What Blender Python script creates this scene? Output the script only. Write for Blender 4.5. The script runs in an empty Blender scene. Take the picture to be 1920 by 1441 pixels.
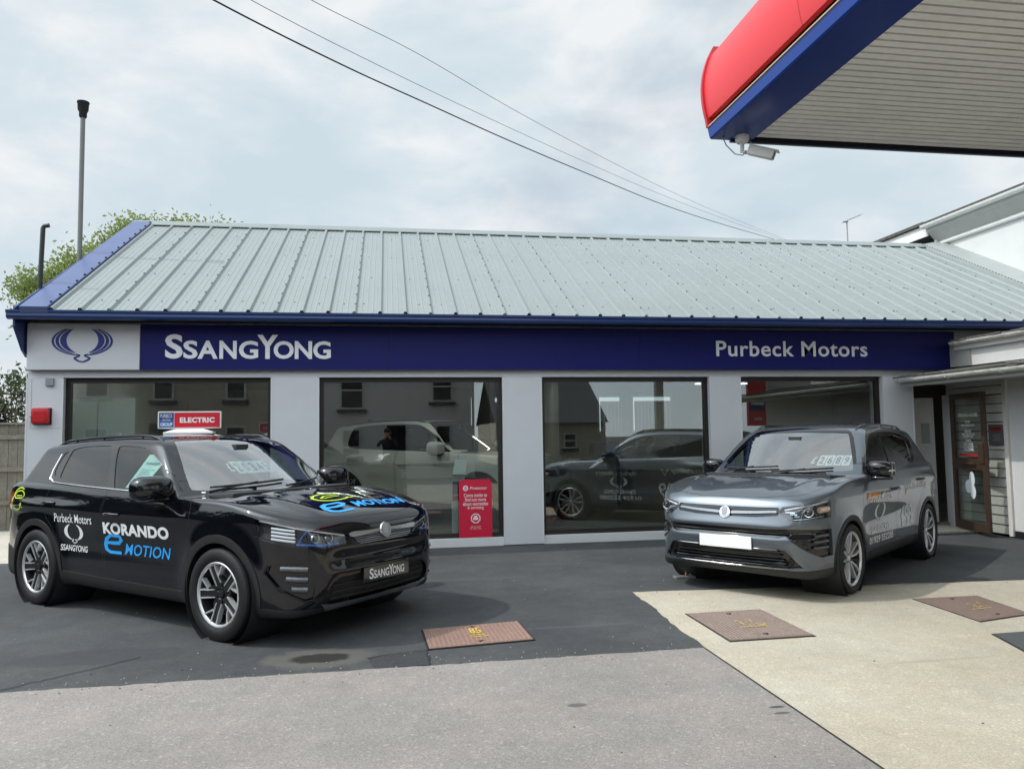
import bpy, bmesh, math, random
import numpy as np
from mathutils import Vector, Matrix

SC = bpy.context.scene
COL = SC.collection
rad = math.radians

# ------------------------------------------------------------------ camera
FOC, PITCH, ROLL, YAW, HC = 1424.67, 0.0669707, 0.0143368, -0.163208, 1.52
cd = bpy.data.cameras.new('camera')
cam = bpy.data.objects.new('camera', cd); COL.objects.link(cam)
cd.sensor_fit = 'HORIZONTAL'; cd.sensor_width = 36.0
cd.lens = FOC / 1920.0 * 36.0
cd.clip_end = 3000.0
r_ = Vector((math.cos(YAW), math.sin(YAW), 0))
h_ = Vector((-math.sin(YAW), math.cos(YAW), 0))
f_ = h_ * math.cos(PITCH) + Vector((0, 0, 1)) * math.sin(PITCH)
u_ = -h_ * math.sin(PITCH) + Vector((0, 0, 1)) * math.cos(PITCH)
r2 = r_ * math.cos(ROLL) - u_ * math.sin(ROLL)
u2 = r_ * math.sin(ROLL) + u_ * math.cos(ROLL)
M = Matrix((r2, u2, -f_)).transposed().to_4x4(); M.translation = (0, 0, HC)
cam.matrix_world = M
SC.camera = cam

# ------------------------------------------------------------------ sky + sun
SUN_EL, SUN_AZ = rad(50.0), rad(-86.0)          # azimuth from +Y, clockwise seen from above
sdir = Vector((math.sin(SUN_AZ) * math.cos(SUN_EL), math.cos(SUN_AZ) * math.cos(SUN_EL), math.sin(SUN_EL)))
w = bpy.data.worlds.new('World'); SC.world = w; w.use_nodes = True
nt = w.node_tree; nt.nodes.clear()
def N(t, **k):
    n = nt.nodes.new(t)
    for a, b in k.items(): setattr(n, a, b)
    return n
def Lk(a, b): nt.links.new(a, b)
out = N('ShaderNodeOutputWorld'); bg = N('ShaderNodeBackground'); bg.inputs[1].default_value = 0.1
sky = N('ShaderNodeTexSky', sky_type='NISHITA', sun_disc=False)
sky.sun_elevation = SUN_EL; sky.sun_rotation = SUN_AZ
sky.air_density = 1.0; sky.dust_density = 1.5; sky.ozone_density = 1.5
tc = N('ShaderNodeTexCoord'); mp = N('ShaderNodeMapping'); mp.inputs['Scale'].default_value = (1, 1, 1.9)
mp.inputs['Location'].default_value = (0.35, 0.1, 0.0)
Lk(tc.outputs['Generated'], mp.inputs[0])
n1 = N('ShaderNodeTexNoise'); n1.inputs['Scale'].default_value = 2.1; n1.inputs['Detail'].default_value = 7; n1.inputs['Roughness'].default_value = 0.52
n1.inputs['Distortion'].default_value = 0.35
n2 = N('ShaderNodeTexNoise'); n2.inputs['Scale'].default_value = 4.2; n2.inputs['Detail'].default_value = 8; n2.inputs['Roughness'].default_value = 0.55
n2.inputs['Distortion'].default_value = 0.2
mp2 = N('ShaderNodeMapping'); mp2.inputs['Scale'].default_value = (1, 1, 2.2); mp2.inputs['Location'].default_value = (3.1, 1.7, 0.4)
Lk(tc.outputs['Generated'], mp2.inputs[0])
Lk(mp.outputs[0], n1.inputs[0]); Lk(mp2.outputs[0], n2.inputs[0])
cov = N('ShaderNodeValToRGB'); cov.color_ramp.elements[0].position = 0.30; cov.color_ramp.elements[1].position = 0.44
cov.color_ramp.elements[0].color = (0.72, 0.72, 0.72, 1)
Lk(n1.outputs[0], cov.inputs[0])
tone = N('ShaderNodeValToRGB')
tone.color_ramp.elements[0].position = 0.36; tone.color_ramp.elements[0].color = (0.615, 0.73, 0.80, 1)
tone.color_ramp.elements[1].position = 0.64; tone.color_ramp.elements[1].color = (0.87, 0.90, 0.92, 1)
e = tone.color_ramp.elements.new(0.50); e.color = (0.70, 0.785, 0.845, 1)
Lk(n2.outputs[0], tone.inputs[0])
sc10 = N('ShaderNodeVectorMath', operation='SCALE'); sc10.inputs['Scale'].default_value = 10.0
Lk(tone.outputs[0], sc10.inputs[0])
mx = N('ShaderNodeMix', data_type='RGBA')
Lk(cov.outputs[0], mx.inputs[0]); Lk(sky.outputs[0], mx.inputs[6]); Lk(sc10.outputs[0], mx.inputs[7])
# extra sky brightness overhead and behind the viewer, added unseen to light the facade
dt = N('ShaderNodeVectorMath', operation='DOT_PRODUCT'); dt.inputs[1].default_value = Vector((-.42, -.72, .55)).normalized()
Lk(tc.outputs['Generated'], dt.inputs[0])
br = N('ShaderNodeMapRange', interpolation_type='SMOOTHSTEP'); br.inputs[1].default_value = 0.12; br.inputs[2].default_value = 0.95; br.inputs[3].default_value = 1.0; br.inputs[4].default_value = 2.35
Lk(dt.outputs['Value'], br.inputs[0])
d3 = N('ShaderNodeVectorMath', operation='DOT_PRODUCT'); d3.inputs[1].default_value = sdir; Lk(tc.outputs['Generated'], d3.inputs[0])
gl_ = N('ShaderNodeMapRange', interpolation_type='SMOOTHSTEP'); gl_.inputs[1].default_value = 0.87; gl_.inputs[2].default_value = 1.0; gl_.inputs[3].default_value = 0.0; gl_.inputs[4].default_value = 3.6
Lk(d3.outputs['Value'], gl_.inputs[0]); sm_ = N('ShaderNodeMath', operation='ADD'); Lk(br.outputs[0], sm_.inputs[0]); Lk(gl_.outputs[0], sm_.inputs[1])   # thin-cloud glow round the sun, added unseen for highlights on the black paint
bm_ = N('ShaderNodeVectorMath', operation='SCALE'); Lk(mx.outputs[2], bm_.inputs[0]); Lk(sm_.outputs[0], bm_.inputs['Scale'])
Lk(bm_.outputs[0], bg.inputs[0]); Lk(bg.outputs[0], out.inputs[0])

sl = bpy.data.lights.new('sun', 'SUN'); sl.energy = 2.1; sl.angle = rad(0.6); sl.color = (1.0, 0.95, 0.87)
so = bpy.data.objects.new('sun', sl); COL.objects.link(so)
so.rotation_euler = (-sdir).to_track_quat('-Z', 'Y').to_euler(); so.location = (-20, 5, 30)
SC.view_settings.view_transform = 'Standard'; SC.view_settings.look = 'None'
SC.view_settings.exposure = 0.0; SC.view_settings.gamma = 1.0
try: SC.view_settings.use_curve_mapping = False
except Exception: pass
SC.cycles.max_bounces = 10; SC.cycles.transparent_max_bounces = 16
SC.cycles.glossy_bounces = 5; SC.cycles.caustics_reflective = False; SC.cycles.caustics_refractive = False
try:
    SC.cycles.use_denoising = True; SC.cycles.denoiser = 'OPENIMAGEDENOISE'
except Exception: pass

# ------------------------------------------------------------------ helpers
def mat(name, col, rough=0.6, metal=0.0, coat=0.0, noise=0.0, nscale=8.0, bump=0.0, bscale=60.0, spec=0.5, emit=None, estr=0.0, noise2=None):
    m = bpy.data.materials.new(name); m.use_nodes = True
    t = m.node_tree; b = t.nodes['Principled BSDF']
    b.inputs['Base Color'].default_value = (*col, 1); b.inputs['Roughness'].default_value = rough
    b.inputs['Metallic'].default_value = metal; b.inputs['Specular IOR Level'].default_value = spec
    if coat: b.inputs['Coat Weight'].default_value = coat; b.inputs['Coat Roughness'].default_value = 0.03
    if emit: b.inputs['Emission Color'].default_value = (*emit, 1); b.inputs['Emission Strength'].default_value = estr
    tc = None
    if noise or bump:
        tc = t.nodes.new('ShaderNodeTexCoord')
    if noise:
        n = t.nodes.new('ShaderNodeTexNoise'); n.inputs['Scale'].default_value = nscale; n.inputs['Detail'].default_value = 6
        n.inputs['Roughness'].default_value = 0.6
        t.links.new(tc.outputs['Object'], n.inputs[0])
        r = t.nodes.new('ShaderNodeMapRange'); r.inputs[1].default_value = 0.25; r.inputs[2].default_value = 0.75
        r.inputs[3].default_value = 1 - noise; r.inputs[4].default_value = 1 + noise
        t.links.new(n.outputs[0], r.inputs[0])
        v = t.nodes.new('ShaderNodeVectorMath'); v.operation = 'SCALE'; v.inputs[0].default_value = col
        t.links.new(r.outputs[0], v.inputs['Scale'])
        last = v.outputs[0]
        if noise2:                                   # (scale, amount) a second, finer layer
            n2 = t.nodes.new('ShaderNodeTexNoise'); n2.inputs['Scale'].default_value = noise2[0]; n2.inputs['Detail'].default_value = 3
            t.links.new(tc.outputs['Object'], n2.inputs[0])
            r2 = t.nodes.new('ShaderNodeMapRange'); r2.inputs[1].default_value = 0.3; r2.inputs[2].default_value = 0.7
            r2.inputs[3].default_value = 1 - noise2[1]; r2.inputs[4].default_value = 1 + noise2[1]
            t.links.new(n2.outputs[0], r2.inputs[0])
            v2 = t.nodes.new('ShaderNodeVectorMath'); v2.operation = 'SCALE'
            t.links.new(last, v2.inputs[0]); t.links.new(r2.outputs[0], v2.inputs['Scale']); last = v2.outputs[0]
        t.links.new(last, b.inputs['Base Color'])
    if bump:
        n = t.nodes.new('ShaderNodeTexNoise'); n.inputs['Scale'].default_value = bscale; n.inputs['Detail'].default_value = 3
        t.links.new(tc.outputs['Object'], n.inputs[0])
        p = t.nodes.new('ShaderNodeBump'); p.inputs['Strength'].default_value = bump; p.inputs['Distance'].default_value = 0.01
        t.links.new(n.outputs[0], p.inputs['Height']); t.links.new(p.outputs[0], b.inputs['Normal'])
    return m

def glassmat(name, tint, base=0.06, rough=0.0, scale=1.0):
    m = bpy.data.materials.new(name); m.use_nodes = True
    t = m.node_tree; t.nodes.clear()
    o = t.nodes.new('ShaderNodeOutputMaterial'); mxs = t.nodes.new('ShaderNodeMixShader')
    tr = t.nodes.new('ShaderNodeBsdfTransparent'); tr.inputs[0].default_value = (*tint, 1)
    gl = t.nodes.new('ShaderNodeBsdfGlossy'); gl.inputs['Color'].default_value = (1, 1, 1, 1); gl.inputs['Roughness'].default_value = rough
    lw = t.nodes.new('ShaderNodeFresnel')
    ge = t.nodes.new('ShaderNodeNewGeometry'); io = t.nodes.new('ShaderNodeMapRange'); io.inputs[3].default_value = 1.5; io.inputs[4].default_value = 1/1.5
    t.links.new(ge.outputs['Backfacing'], io.inputs[0]); t.links.new(io.outputs[0], lw.inputs[0])     # thin sheet: both faces alike
    ma = t.nodes.new('ShaderNodeMath'); ma.operation = 'MULTIPLY_ADD'; ma.use_clamp = True
    ma.inputs[1].default_value = scale; ma.inputs[2].default_value = base
    t.links.new(lw.outputs[0], ma.inputs[0]); t.links.new(ma.outputs[0], mxs.inputs[0])
    t.links.new(tr.outputs[0], mxs.inputs[1]); t.links.new(gl.outputs[0], mxs.inputs[2]); t.links.new(mxs.outputs[0], o.inputs[0])
    return m

def thing(name, label, cat, loc=(0, 0, 0), rz=0.0, group=None):
    o = bpy.data.objects.new(name, None); COL.objects.link(o); o.empty_display_size = 0.2
    o.location = loc; o.rotation_euler = (0, 0, rz); o['label'] = label; o['category'] = cat
    if group: o['group'] = group
    return o
def tag(o, label, cat, group=None):
    o['label'] = label; o['category'] = cat
    if group: o['group'] = group
    return o
def structure(o): o['kind'] = 'structure'; return o

class MB:
    """collects shapes and links them as one mesh object"""
    def __init__(s): s.v = []; s.f = []; s.m = []
    def add(s, vs, fs, m=0):
        b = len(s.v); s.v += [tuple(p) for p in vs]; s.f += [tuple(b + i for i in f) for f in fs]; s.m += [m] * len(fs); return s
    def box(s, x0, x1, y0, y1, z0, z1, m=0):
        return s.add([(x0,y0,z0),(x1,y0,z0),(x1,y1,z0),(x0,y1,z0),(x0,y0,z1),(x1,y0,z1),(x1,y1,z1),(x0,y1,z1)],
                     [(0,3,2,1),(4,5,6,7),(0,1,5,4),(1,2,6,5),(2,3,7,6),(3,0,4,7)], m)
    def hexa(s, a, b, m=0):
        """a, b: two matching quads"""
        return s.add(list(a) + list(b), [(3,2,1,0),(4,5,6,7),(0,1,5,4),(1,2,6,5),(2,3,7,6),(3,0,4,7)], m)
    def prism(s, poly, a0, a1, axis='y', m=0):
        n = len(poly)
        def P(p, a): return {'y': (p[0], a, p[1]), 'x': (a, p[0], p[1]), 'z': (p[0], p[1], a)}[axis]
        return s.add([P(p, a0) for p in poly] + [P(p, a1) for p in poly],
                     [tuple(range(n)), tuple(range(2*n-1, n-1, -1))] + [(i, i+n, (i+1) % n + n, (i+1) % n) for i in range(n)], m)
    def tube(s, path, r, seg=8, m=0, caps=True):
        path = [Vector(p) for p in path]; n = len(path); rs = r if hasattr(r, '__len__') else [r] * n
        vs, fs = [], []; up = None
        for i, p in enumerate(path):
            t = (path[min(i+1, n-1)] - path[max(i-1, 0)]).normalized()
            if up is None: up = t.orthogonal().normalized()
            up = (up - t * up.dot(t)).normalized(); sd = t.cross(up)
            for k in range(seg):
                a = 2*math.pi*k/seg; vs.append(p + (up*math.cos(a) + sd*math.sin(a))*rs[i])
        for i in range(n-1):
            for k in range(seg): fs.append((i*seg+k, i*seg+(k+1) % seg, (i+1)*seg+(k+1) % seg, (i+1)*seg+k))
        if caps: fs += [tuple(range(seg-1, -1, -1)), tuple(range((n-1)*seg, n*seg))]
        return s.add(vs, fs, m)
    def lathe(s, prof, axis='y', c=(0,0,0), seg=48, m=0, close=False):
        """prof: (radius, offset along axis)"""
        vs, fs = [], []; n = len(prof)
        for k in range(seg):
            a = 2*math.pi*k/seg; ca, sa = math.cos(a), math.sin(a)
            for r, h in prof:
                p = {'y': (r*ca, h, r*sa), 'z': (r*ca, r*sa, h), 'x': (h, r*ca, r*sa)}[axis]
                vs.append((p[0]+c[0], p[1]+c[1], p[2]+c[2]))
        for k in range(seg):
            k2 = (k+1) % seg
            for i in range(n if close else n-1):
                j = (i+1) % n; fs.append((k*n+i, k2*n+i, k2*n+j, k*n+j))
        return s.add(vs, fs, m)
    def build(s, name, mats, parent=None, world=False, bevel=0.0, smooth=None, seg=2):
        me = bpy.data.meshes.new(name)
        off = Vector(parent.location) if (parent is not None and world) else Vector((0, 0, 0))
        me.from_pydata([tuple(Vector(p) - off) for p in s.v], [], s.f)
        mats = mats if isinstance(mats, (list, tuple)) else [mats]
        for q in mats: me.materials.append(q)
        me.polygons.foreach_set('material_index', s.m)
        bm = bmesh.new(); bm.from_mesh(me)
        bmesh.ops.recalc_face_normals(bm, faces=bm.faces)
        if bevel:
            ed = [e for e in bm.edges if len(e.link_faces) == 2 and e.calc_face_angle(0) > 0.5]
            bmesh.ops.bevel(bm, geom=ed, offset=bevel, segments=seg, profile=0.6, affect='EDGES', clamp_overlap=True)
        bm.to_mesh(me); bm.free()
        if smooth is not None:
            me.polygons.foreach_set('use_smooth', [True] * len(me.polygons))
            me.set_sharp_from_angle(angle=rad(smooth))
        me.update()
        o = bpy.data.objects.new(name, me); COL.objects.link(o)
        if parent is not None: o.parent = parent
        return o

def chaikin(p, it=2, closed=True):
    p = [tuple(q) for q in p]
    for _ in range(it):
        q = []; n = len(p)
        for i in range(n if closed else n-1):
            a, b = p[i], p[(i+1) % n]
            q += [(a[0]*.75+b[0]*.25, a[1]*.75+b[1]*.25), (a[0]*.25+b[0]*.75, a[1]*.25+b[1]*.75)]
        p = q
    return p

def text_mesh(body, size=1.0, bold=0.0, align='CENTER', xs=1.0, shear=0.0, spacing=1.0, res=4):
    """2-D triangulated lettering from Blender's built-in font: (list of (u,v), faces), cap height = 0.7*size approx"""
    cu = bpy.data.curves.new('t', 'FONT'); cu.body = body; cu.size = size; cu.align_x = align; cu.offset = bold
    cu.shear = shear; cu.space_character = spacing; cu.resolution_u = res
    o = bpy.data.objects.new('t', cu); COL.objects.link(o)
    bpy.context.view_layer.update()
    me = o.to_mesh()
    vs = [(v.co.x * xs, v.co.y) for v in me.vertices]; fs = [tuple(p.vertices) for p in me.polygons]
    o.to_mesh_clear(); bpy.data.objects.remove(o); bpy.data.curves.remove(cu)
    return vs, fs
def fit(vf, u0, u1, v0, v1):
    """stretch 2-D shape into the box"""
    vs, fs = vf; us = [p[0] for p in vs]; ws = [p[1] for p in vs]
    a, b, c, d = min(us), max(us), min(ws), max(ws)
    return [(u0 + (p[0]-a)/(b-a)*(u1-u0), v0 + (p[1]-c)/(d-c)*(v1-v0)) for p in vs], fs
def join2(*vfs):
    V, F = [], []
    for vs, fs in vfs:
        b = len(V); V += list(vs); F += [tuple(b+i for i in f) for f in fs]
    return V, F
def ribbon(pts, wds):
    """2-D stroke with varying width -> quads"""
    n = len(pts); V = []; F = []
    for i, p in enumerate(pts):
        a = pts[max(i-1, 0)]; b = pts[min(i+1, n-1)]; dx, dy = b[0]-a[0], b[1]-a[1]; l = math.hypot(dx, dy) or 1
        w = wds[i] if hasattr(wds, '__len__') else wds
        V += [(p[0]-dy/l*w/2, p[1]+dx/l*w/2), (p[0]+dy/l*w/2, p[1]-dx/l*w/2)]
    F = [(2*i, 2*i+1, 2*i+3, 2*i+2) for i in range(n-1)]
    return V, F
def emblem(bands=3, solid=False):
    """winged oval emblem, about 1.0 wide and 0.62 high, centred on its opening"""
    parts = []
    for sgn in (-1, 1):
        def arc(rx, ry, cx, cy, a0, a1, n=26): return [(sgn*(cx + rx*math.cos(a0+(a1-a0)*i/n)), cy + ry*math.sin(a0+(a1-a0)*i/n)) for i in range(n+1)]
        a0, a1 = rad(66), rad(-78)
        n = 26
        if solid:
            wd = [0.01 + 0.15*abs(math.sin(math.pi*min(1, i/n*1.05)))**0.8 for i in range(n+1)]
            parts.append(ribbon(arc(.39, .46, 0.0, 0.0, a0, a1), wd))
        else:
            wd = [0.006 + 0.095*abs(math.sin(math.pi*i/n))**0.9 for i in range(n+1)]
            parts.append(ribbon(arc(.31, .39, 0.0, 0.02, rad(62), rad(-70)), wd))
            wd = [0.012 + 0.04*math.sin(math.pi*i/n) for i in range(n+1)]
            parts.append(ribbon(arc(.41, .41, 0.0, 0.01, rad(60), rad(-73)), wd))
            wd = [0.02 + 0.018*math.sin(math.pi*i/n) for i in range(n+1)]
            parts.append(ribbon(arc(.48, .43, 0.0, 0.0, rad(58), rad(-80)), wd))
        parts.append(ribbon([(sgn*.10, -.40), (sgn*.045, -.42), (sgn*.05, -.46)], .035))
        parts.append(ribbon([(sgn*.05, -.45), (sgn*.125, -.51), (sgn*.115, -.54), (sgn*.06, -.60), (0, -.63)], .04))
    return join2(*parts)
def place2(vf, f3, name, m, parent=None, world=False, thick=0.0, nrm=None):
    """2-D shape -> 3-D object; f3 maps (u,v) to a point; optional thickness along nrm"""
    vs, fs = vf; b = MB()
    P = [Vector(f3(u, v)) for u, v in vs]
    if thick and nrm is not None:
        nv = Vector(nrm) * thick; n = len(P)
        edges = {}
        for f in fs:
            for i in range(len(f)):
                e = (f[i], f[(i+1) % len(f)]); edges[e] = 1
        F = [tuple(i+n for i in f) for f in fs] + [(a, b_, b_+n, a+n) for (a, b_) in edges if (b_, a) not in edges]
        b.add(P + [p + nv for p in P], F)
    else:
        b.add(P, fs)
    return b.build(name, m, parent, world)
# ------------------------------------------------------------------ materials of the place
def ground_mat(name, col, spk, speck_scale=120.0, big=0.16, tint=None, bump=0.35, rough=0.9, extra=None):
    """speckled tarmac / concrete: large blotches, grit and bump"""
    m = bpy.data.materials.new(name); m.use_nodes = True; t = m.node_tree; b = t.nodes['Principled BSDF']; b.inputs['Roughness'].default_value = rough
    L = t.links.new; nd = t.nodes.new
    tc = nd('ShaderNodeTexCoord')
    def noise(s, d, r=.6): n = nd('ShaderNodeTexNoise'); n.inputs['Scale'].default_value = s; n.inputs['Detail'].default_value = d; n.inputs['Roughness'].default_value = r; L(tc.outputs['Object'], n.inputs[0]); return n
    def rng(src, a, b_, c, d): r = nd('ShaderNodeMapRange'); r.inputs[1].default_value = a; r.inputs[2].default_value = b_; r.inputs[3].default_value = c; r.inputs[4].default_value = d; L(src, r.inputs[0]); return r
    n1 = noise(.55, 5); n2 = noise(speck_scale, 3, .7); n3 = noise(6.0, 6, .65)
    r1 = rng(n1.outputs[0], .3, .7, 1-big, 1+big); r2 = rng(n2.outputs[0], .32, .68, 1-spk, 1+spk); r3 = rng(n3.outputs[0], .3, .7, 1-big*.55, 1+big*.55)
    m1 = nd('ShaderNodeMath'); m1.operation = 'MULTIPLY'; L(r1.outputs[0], m1.inputs[0]); L(r2.outputs[0], m1.inputs[1])
    m2 = nd('ShaderNodeMath'); m2.operation = 'MULTIPLY'; L(m1.outputs[0], m2.inputs[0]); L(r3.outputs[0], m2.inputs[1])
    # sparse pale stones
    vo = nd('ShaderNodeTexVoronoi'); vo.inputs['Scale'].default_value = speck_scale*.5; L(tc.outputs['Object'], vo.inputs[0])
    cmix = nd('ShaderNodeMix'); cmix.data_type = 'RGBA'; cmix.inputs[6].default_value = (*col, 1); cmix.inputs[7].default_value = (*(tint or col), 1)
    rt = rng(noise(1.3, 4).outputs[0], .4, .62, 0, 1); L(rt.outputs[0], cmix.inputs[0])
    sepc = nd('ShaderNodeSeparateColor'); L(vo.outputs['Color'], sepc.inputs[0])
    rs = rng(sepc.outputs[0], .90, .99, 1.0, 1.0+spk*.9); m3 = nd('ShaderNodeMath'); m3.operation = 'MULTIPLY'; L(m2.outputs[0], m3.inputs[0]); L(rs.outputs[0], m3.inputs[1])
    v = nd('ShaderNodeVectorMath'); v.operation = 'SCALE'; L(cmix.outputs[2], v.inputs[0]); L(m3.outputs[0], v.inputs['Scale'])
    last = v.outputs[0]
    if extra: last = extra(t, tc, last)
    L(last, b.inputs['Base Color'])
    bp = nd('ShaderNodeBump'); bp.inputs['Strength'].default_value = bump; bp.inputs['Distance'].default_value = .006; L(n2.outputs[0], bp.inputs['Height']); L(bp.outputs[0], b.inputs['Normal'])
    return m
def stains(spots):
    """worn or oily patches with an outline of their own: (x, y, rx, ry, colour, strength)"""
    def f(t, tc, last):
        nd = t.nodes.new; L = t.links.new
        for x, y, rx, ry, col, st in spots:
            mp = nd('ShaderNodeMapping'); mp.vector_type = 'TEXTURE'; mp.inputs['Location'].default_value = (x, y, 0); mp.inputs['Scale'].default_value = (rx, ry, 1)
            L(tc.outputs['Object'], mp.inputs[0]); ln = nd('ShaderNodeVectorMath'); ln.operation = 'LENGTH'; L(mp.outputs[0], ln.inputs[0])
            n = nd('ShaderNodeTexNoise'); n.inputs['Scale'].default_value = 9; n.inputs['Detail'].default_value = 5; L(tc.outputs['Object'], n.inputs[0])
            ad = nd('ShaderNodeMath'); ad.operation = 'MULTIPLY_ADD'; ad.inputs[1].default_value = .7; ad.inputs[2].default_value = -.35; L(n.outputs[0], ad.inputs[0])
            sm = nd('ShaderNodeMath'); sm.operation = 'ADD'; L(ln.outputs[1], sm.inputs[0]); L(ad.outputs[0], sm.inputs[1])
            r = nd('ShaderNodeMapRange'); r.inputs[1].default_value = .8; r.inputs[2].default_value = 1.05; r.inputs[3].default_value = st; r.inputs[4].default_value = 0; L(sm.outputs[0], r.inputs[0])
            mx = nd('ShaderNodeMix'); mx.data_type = 'RGBA'; mx.inputs[7].default_value = (*col, 1); L(r.outputs[0], mx.inputs[0]); L(last, mx.inputs[6]); last = mx.outputs[2]
        return last
    return f
m_asphalt = ground_mat('dark_asphalt', (.049, .053, .057), .42, 130, .26, (.061, .064, .066), extra=stains([(-.47, 5.53, .40, .24, (.105, .10, .09), .75), (-.47, 5.53, .215, .115, (.012, .011, .009), .97), (1.5, 6.0, .5, .03, (.10, .10, .10), .5), (.9, 8.2, .7, .10, (.08, .082, .084), .5), (2.0, 8.9, .5, .06, (.085, .086, .086), .4), (-2.0, 5.9, .7, .22, (.038, .040, .044), .6)]))
m_grey_conc = ground_mat('worn_grey_concrete', (.238, .222, .206), .34, 130, .13, (.275, .245, .225), extra=stains([(1.05, 4.27, .06, .03, (.08, .08, .08), .8), (2.12, 4.02, .05, .018, (.05, .05, .05), .9), (2.10, 3.93, .05, .016, (.06, .06, .06), .8), (.6, 3.2, .05, .03, (.10, .10, .10), .6)]))
m_cream_conc = ground_mat('cream_concrete', (.455, .415, .335), .24, 125, .13, (.44, .39, .30), extra=stains([(4.2, 5.0, .25, .06, (.42, .36, .26), .5), (3.6, 4.6, .4, .03, (.33, .29, .22), .45), (6.0, 4.6, .5, .05, (.37, .32, .25), .4)]))
m_path = ground_mat('pale_path', (.46, .42, .36), .2, 60, .12)
m_patch = ground_mat('newer_tarmac', (.036, .038, .042), .30, 110, .2)
m_facade = mat('grey_cladding', (.66, .675, .705), .5, noise=.03, nscale=3)
m_trim_light = mat('pale_trim', (.72, .735, .74), .45, noise=.04, nscale=5)
m_navy = mat('navy_panel', (.007, .010, .125), .5, noise=.05, nscale=2, spec=.25)
m_gutter = mat('navy_gutter', (.018, .045, .16), .32, noise=.08, nscale=6)
m_verge = mat('blue_flashing', (.095, .13, .27), .32, noise=.07, nscale=2.5)
m_roof = mat('profiled_steel', (.262, .292, .288), .42, noise=.045, nscale=1.1, noise2=(14, .03))
m_dark = mat('dark_filler', (.012, .012, .013), .9)
m_screw = mat('screw_head', (.12, .13, .13), .6)
m_frame = mat('brown_aluminium', (.022, .018, .016), .4, noise=.1, nscale=10)
m_door = mat('brown_door_frame', (.055, .031, .019), .42, noise=.1, nscale=10)
m_pane = glassmat('shop_glass', (.74, .79, .76), .065, scale=1.5)
m_doorglass = glassmat('door_glass', (.78, .82, .80), .03)
m_letter = mat('silver_letters', (.93, .94, .97), .5)
m_emblem = mat('royal_blue', (.008, .022, .21), .4)
m_inside = mat('showroom_paint', (.42, .41, .38), .8, noise=.04, nscale=3)
m_ceil = mat('ceiling_tile', (.24, .24, .23), .9)
m_tiles = mat('floor_tile', (.34, .31, .26), .25, noise=.10, nscale=4)
m_white = mat('white_render', (.66, .66, .655), .8, noise=.04, nscale=2, noise2=(40, .02))
m_white_pvc = mat('white_pvc', (.78, .78, .76), .4, noise=.06, nscale=6)
m_white_old = mat('weathered_white_gutter', (.66, .65, .61), .5, noise=.22, nscale=7, noise2=(40, .1))
m_soffit = mat('grey_soffit', (.46, .46, .44), .7, noise=.06, nscale=5)
m_tile = mat('mossy_tiles', (.11, .105, .09), .9, noise=.4, nscale=9, noise2=(40, .3))
m_clad_board = mat('painted_boards', (.66, .64, .60), .6, noise=.07, nscale=3, noise2=(25, .04))
m_red_panel = mat('red_fascia', (.80, .045, .055), .35, noise=.03, nscale=1.5)
m_blue_fascia = mat('blue_fascia', (.008, .03, .22), .25, noise=.06, nscale=3)
m_cansoff = mat('corrugated_soffit', (.90, .90, .89), .55, noise=.08, nscale=1.6, noise2=(24, .03))
m_black = mat('black_trim', (.012, .012, .014), .5)
m_steel = mat('galvanised', (.30, .31, .31), .5, .5, noise=.1, nscale=20)
m_white_vinyl = mat('white_vinyl', (0.82, 0.83, 0.83), 0.45)
m_wood = mat('weathered_fence', (.20, .185, .15), .85, noise=.25, nscale=5, noise2=(30, .15))
m_lead = mat('lead_flashing', (.34, .37, .36), .6, noise=.08, nscale=3)
m_iron = mat('rusty_plate', (.20, .145, .12), .8, noise=.16, nscale=8, noise2=(60, .2))
m_iron2 = mat('dark_iron', (.055, .058, .06), .8, noise=.2, nscale=20)
m_yellow = mat('yellow_paint_worn', (.48, .36, .10), .8, noise=.3, nscale=40)
m_yellow2 = mat('yellow_paint', (.62, .42, .06), .8, noise=.2, nscale=40)
m_tube = mat('lit_tube', (.9, .9, .9), .5, emit=(1, .98, .95), estr=13)
m_redbox = mat('red_plastic', (.52, .012, .018), .38, noise=.05, nscale=9)
m_greyplastic = mat('grey_plastic', (.33, .35, .37), .5)

# ------------------------------------------------------------------ ground
b = MB(); b.add([(-400, -400, 0), (400, -400, 0), (400, 400, 0), (-400, 400, 0)], [(0, 1, 2, 3)]); structure(b.build('ground', m_asphalt))
_r = random.Random(12)
ap = [(-6.5, -3.0), (2.188, -3.0), (2.188, 3.2), (2.203, 5.2)]+[(2.2-4.52*i/60+_r.uniform(-.012, .012), 5.2-.02*i/60+_r.uniform(-.010, .010)+.006*math.sin(i*.7)) for i in range(1, 60)]+[(-2.32, 5.18), (-6.5, 5.12)]
b = MB(); b.add([(x, y, .004) for x, y in ap], [tuple(range(len(ap)))]); structure(b.build('concrete_apron', m_grey_conc))
def jag(p, q, n, a, seed):
    r = random.Random(seed); return [(p[0]+(q[0]-p[0])*i/n+r.uniform(-a, a), p[1]+(q[1]-p[1])*i/n+r.uniform(-a, a)) for i in range(1, n)]
ed = [(2.215, 5.2), (2.235, 5.45), (2.225, 5.7), (2.25, 6.0), (2.27, 6.25), (2.30, 6.55), (2.29, 6.8), (2.32, 7.14)]
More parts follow.
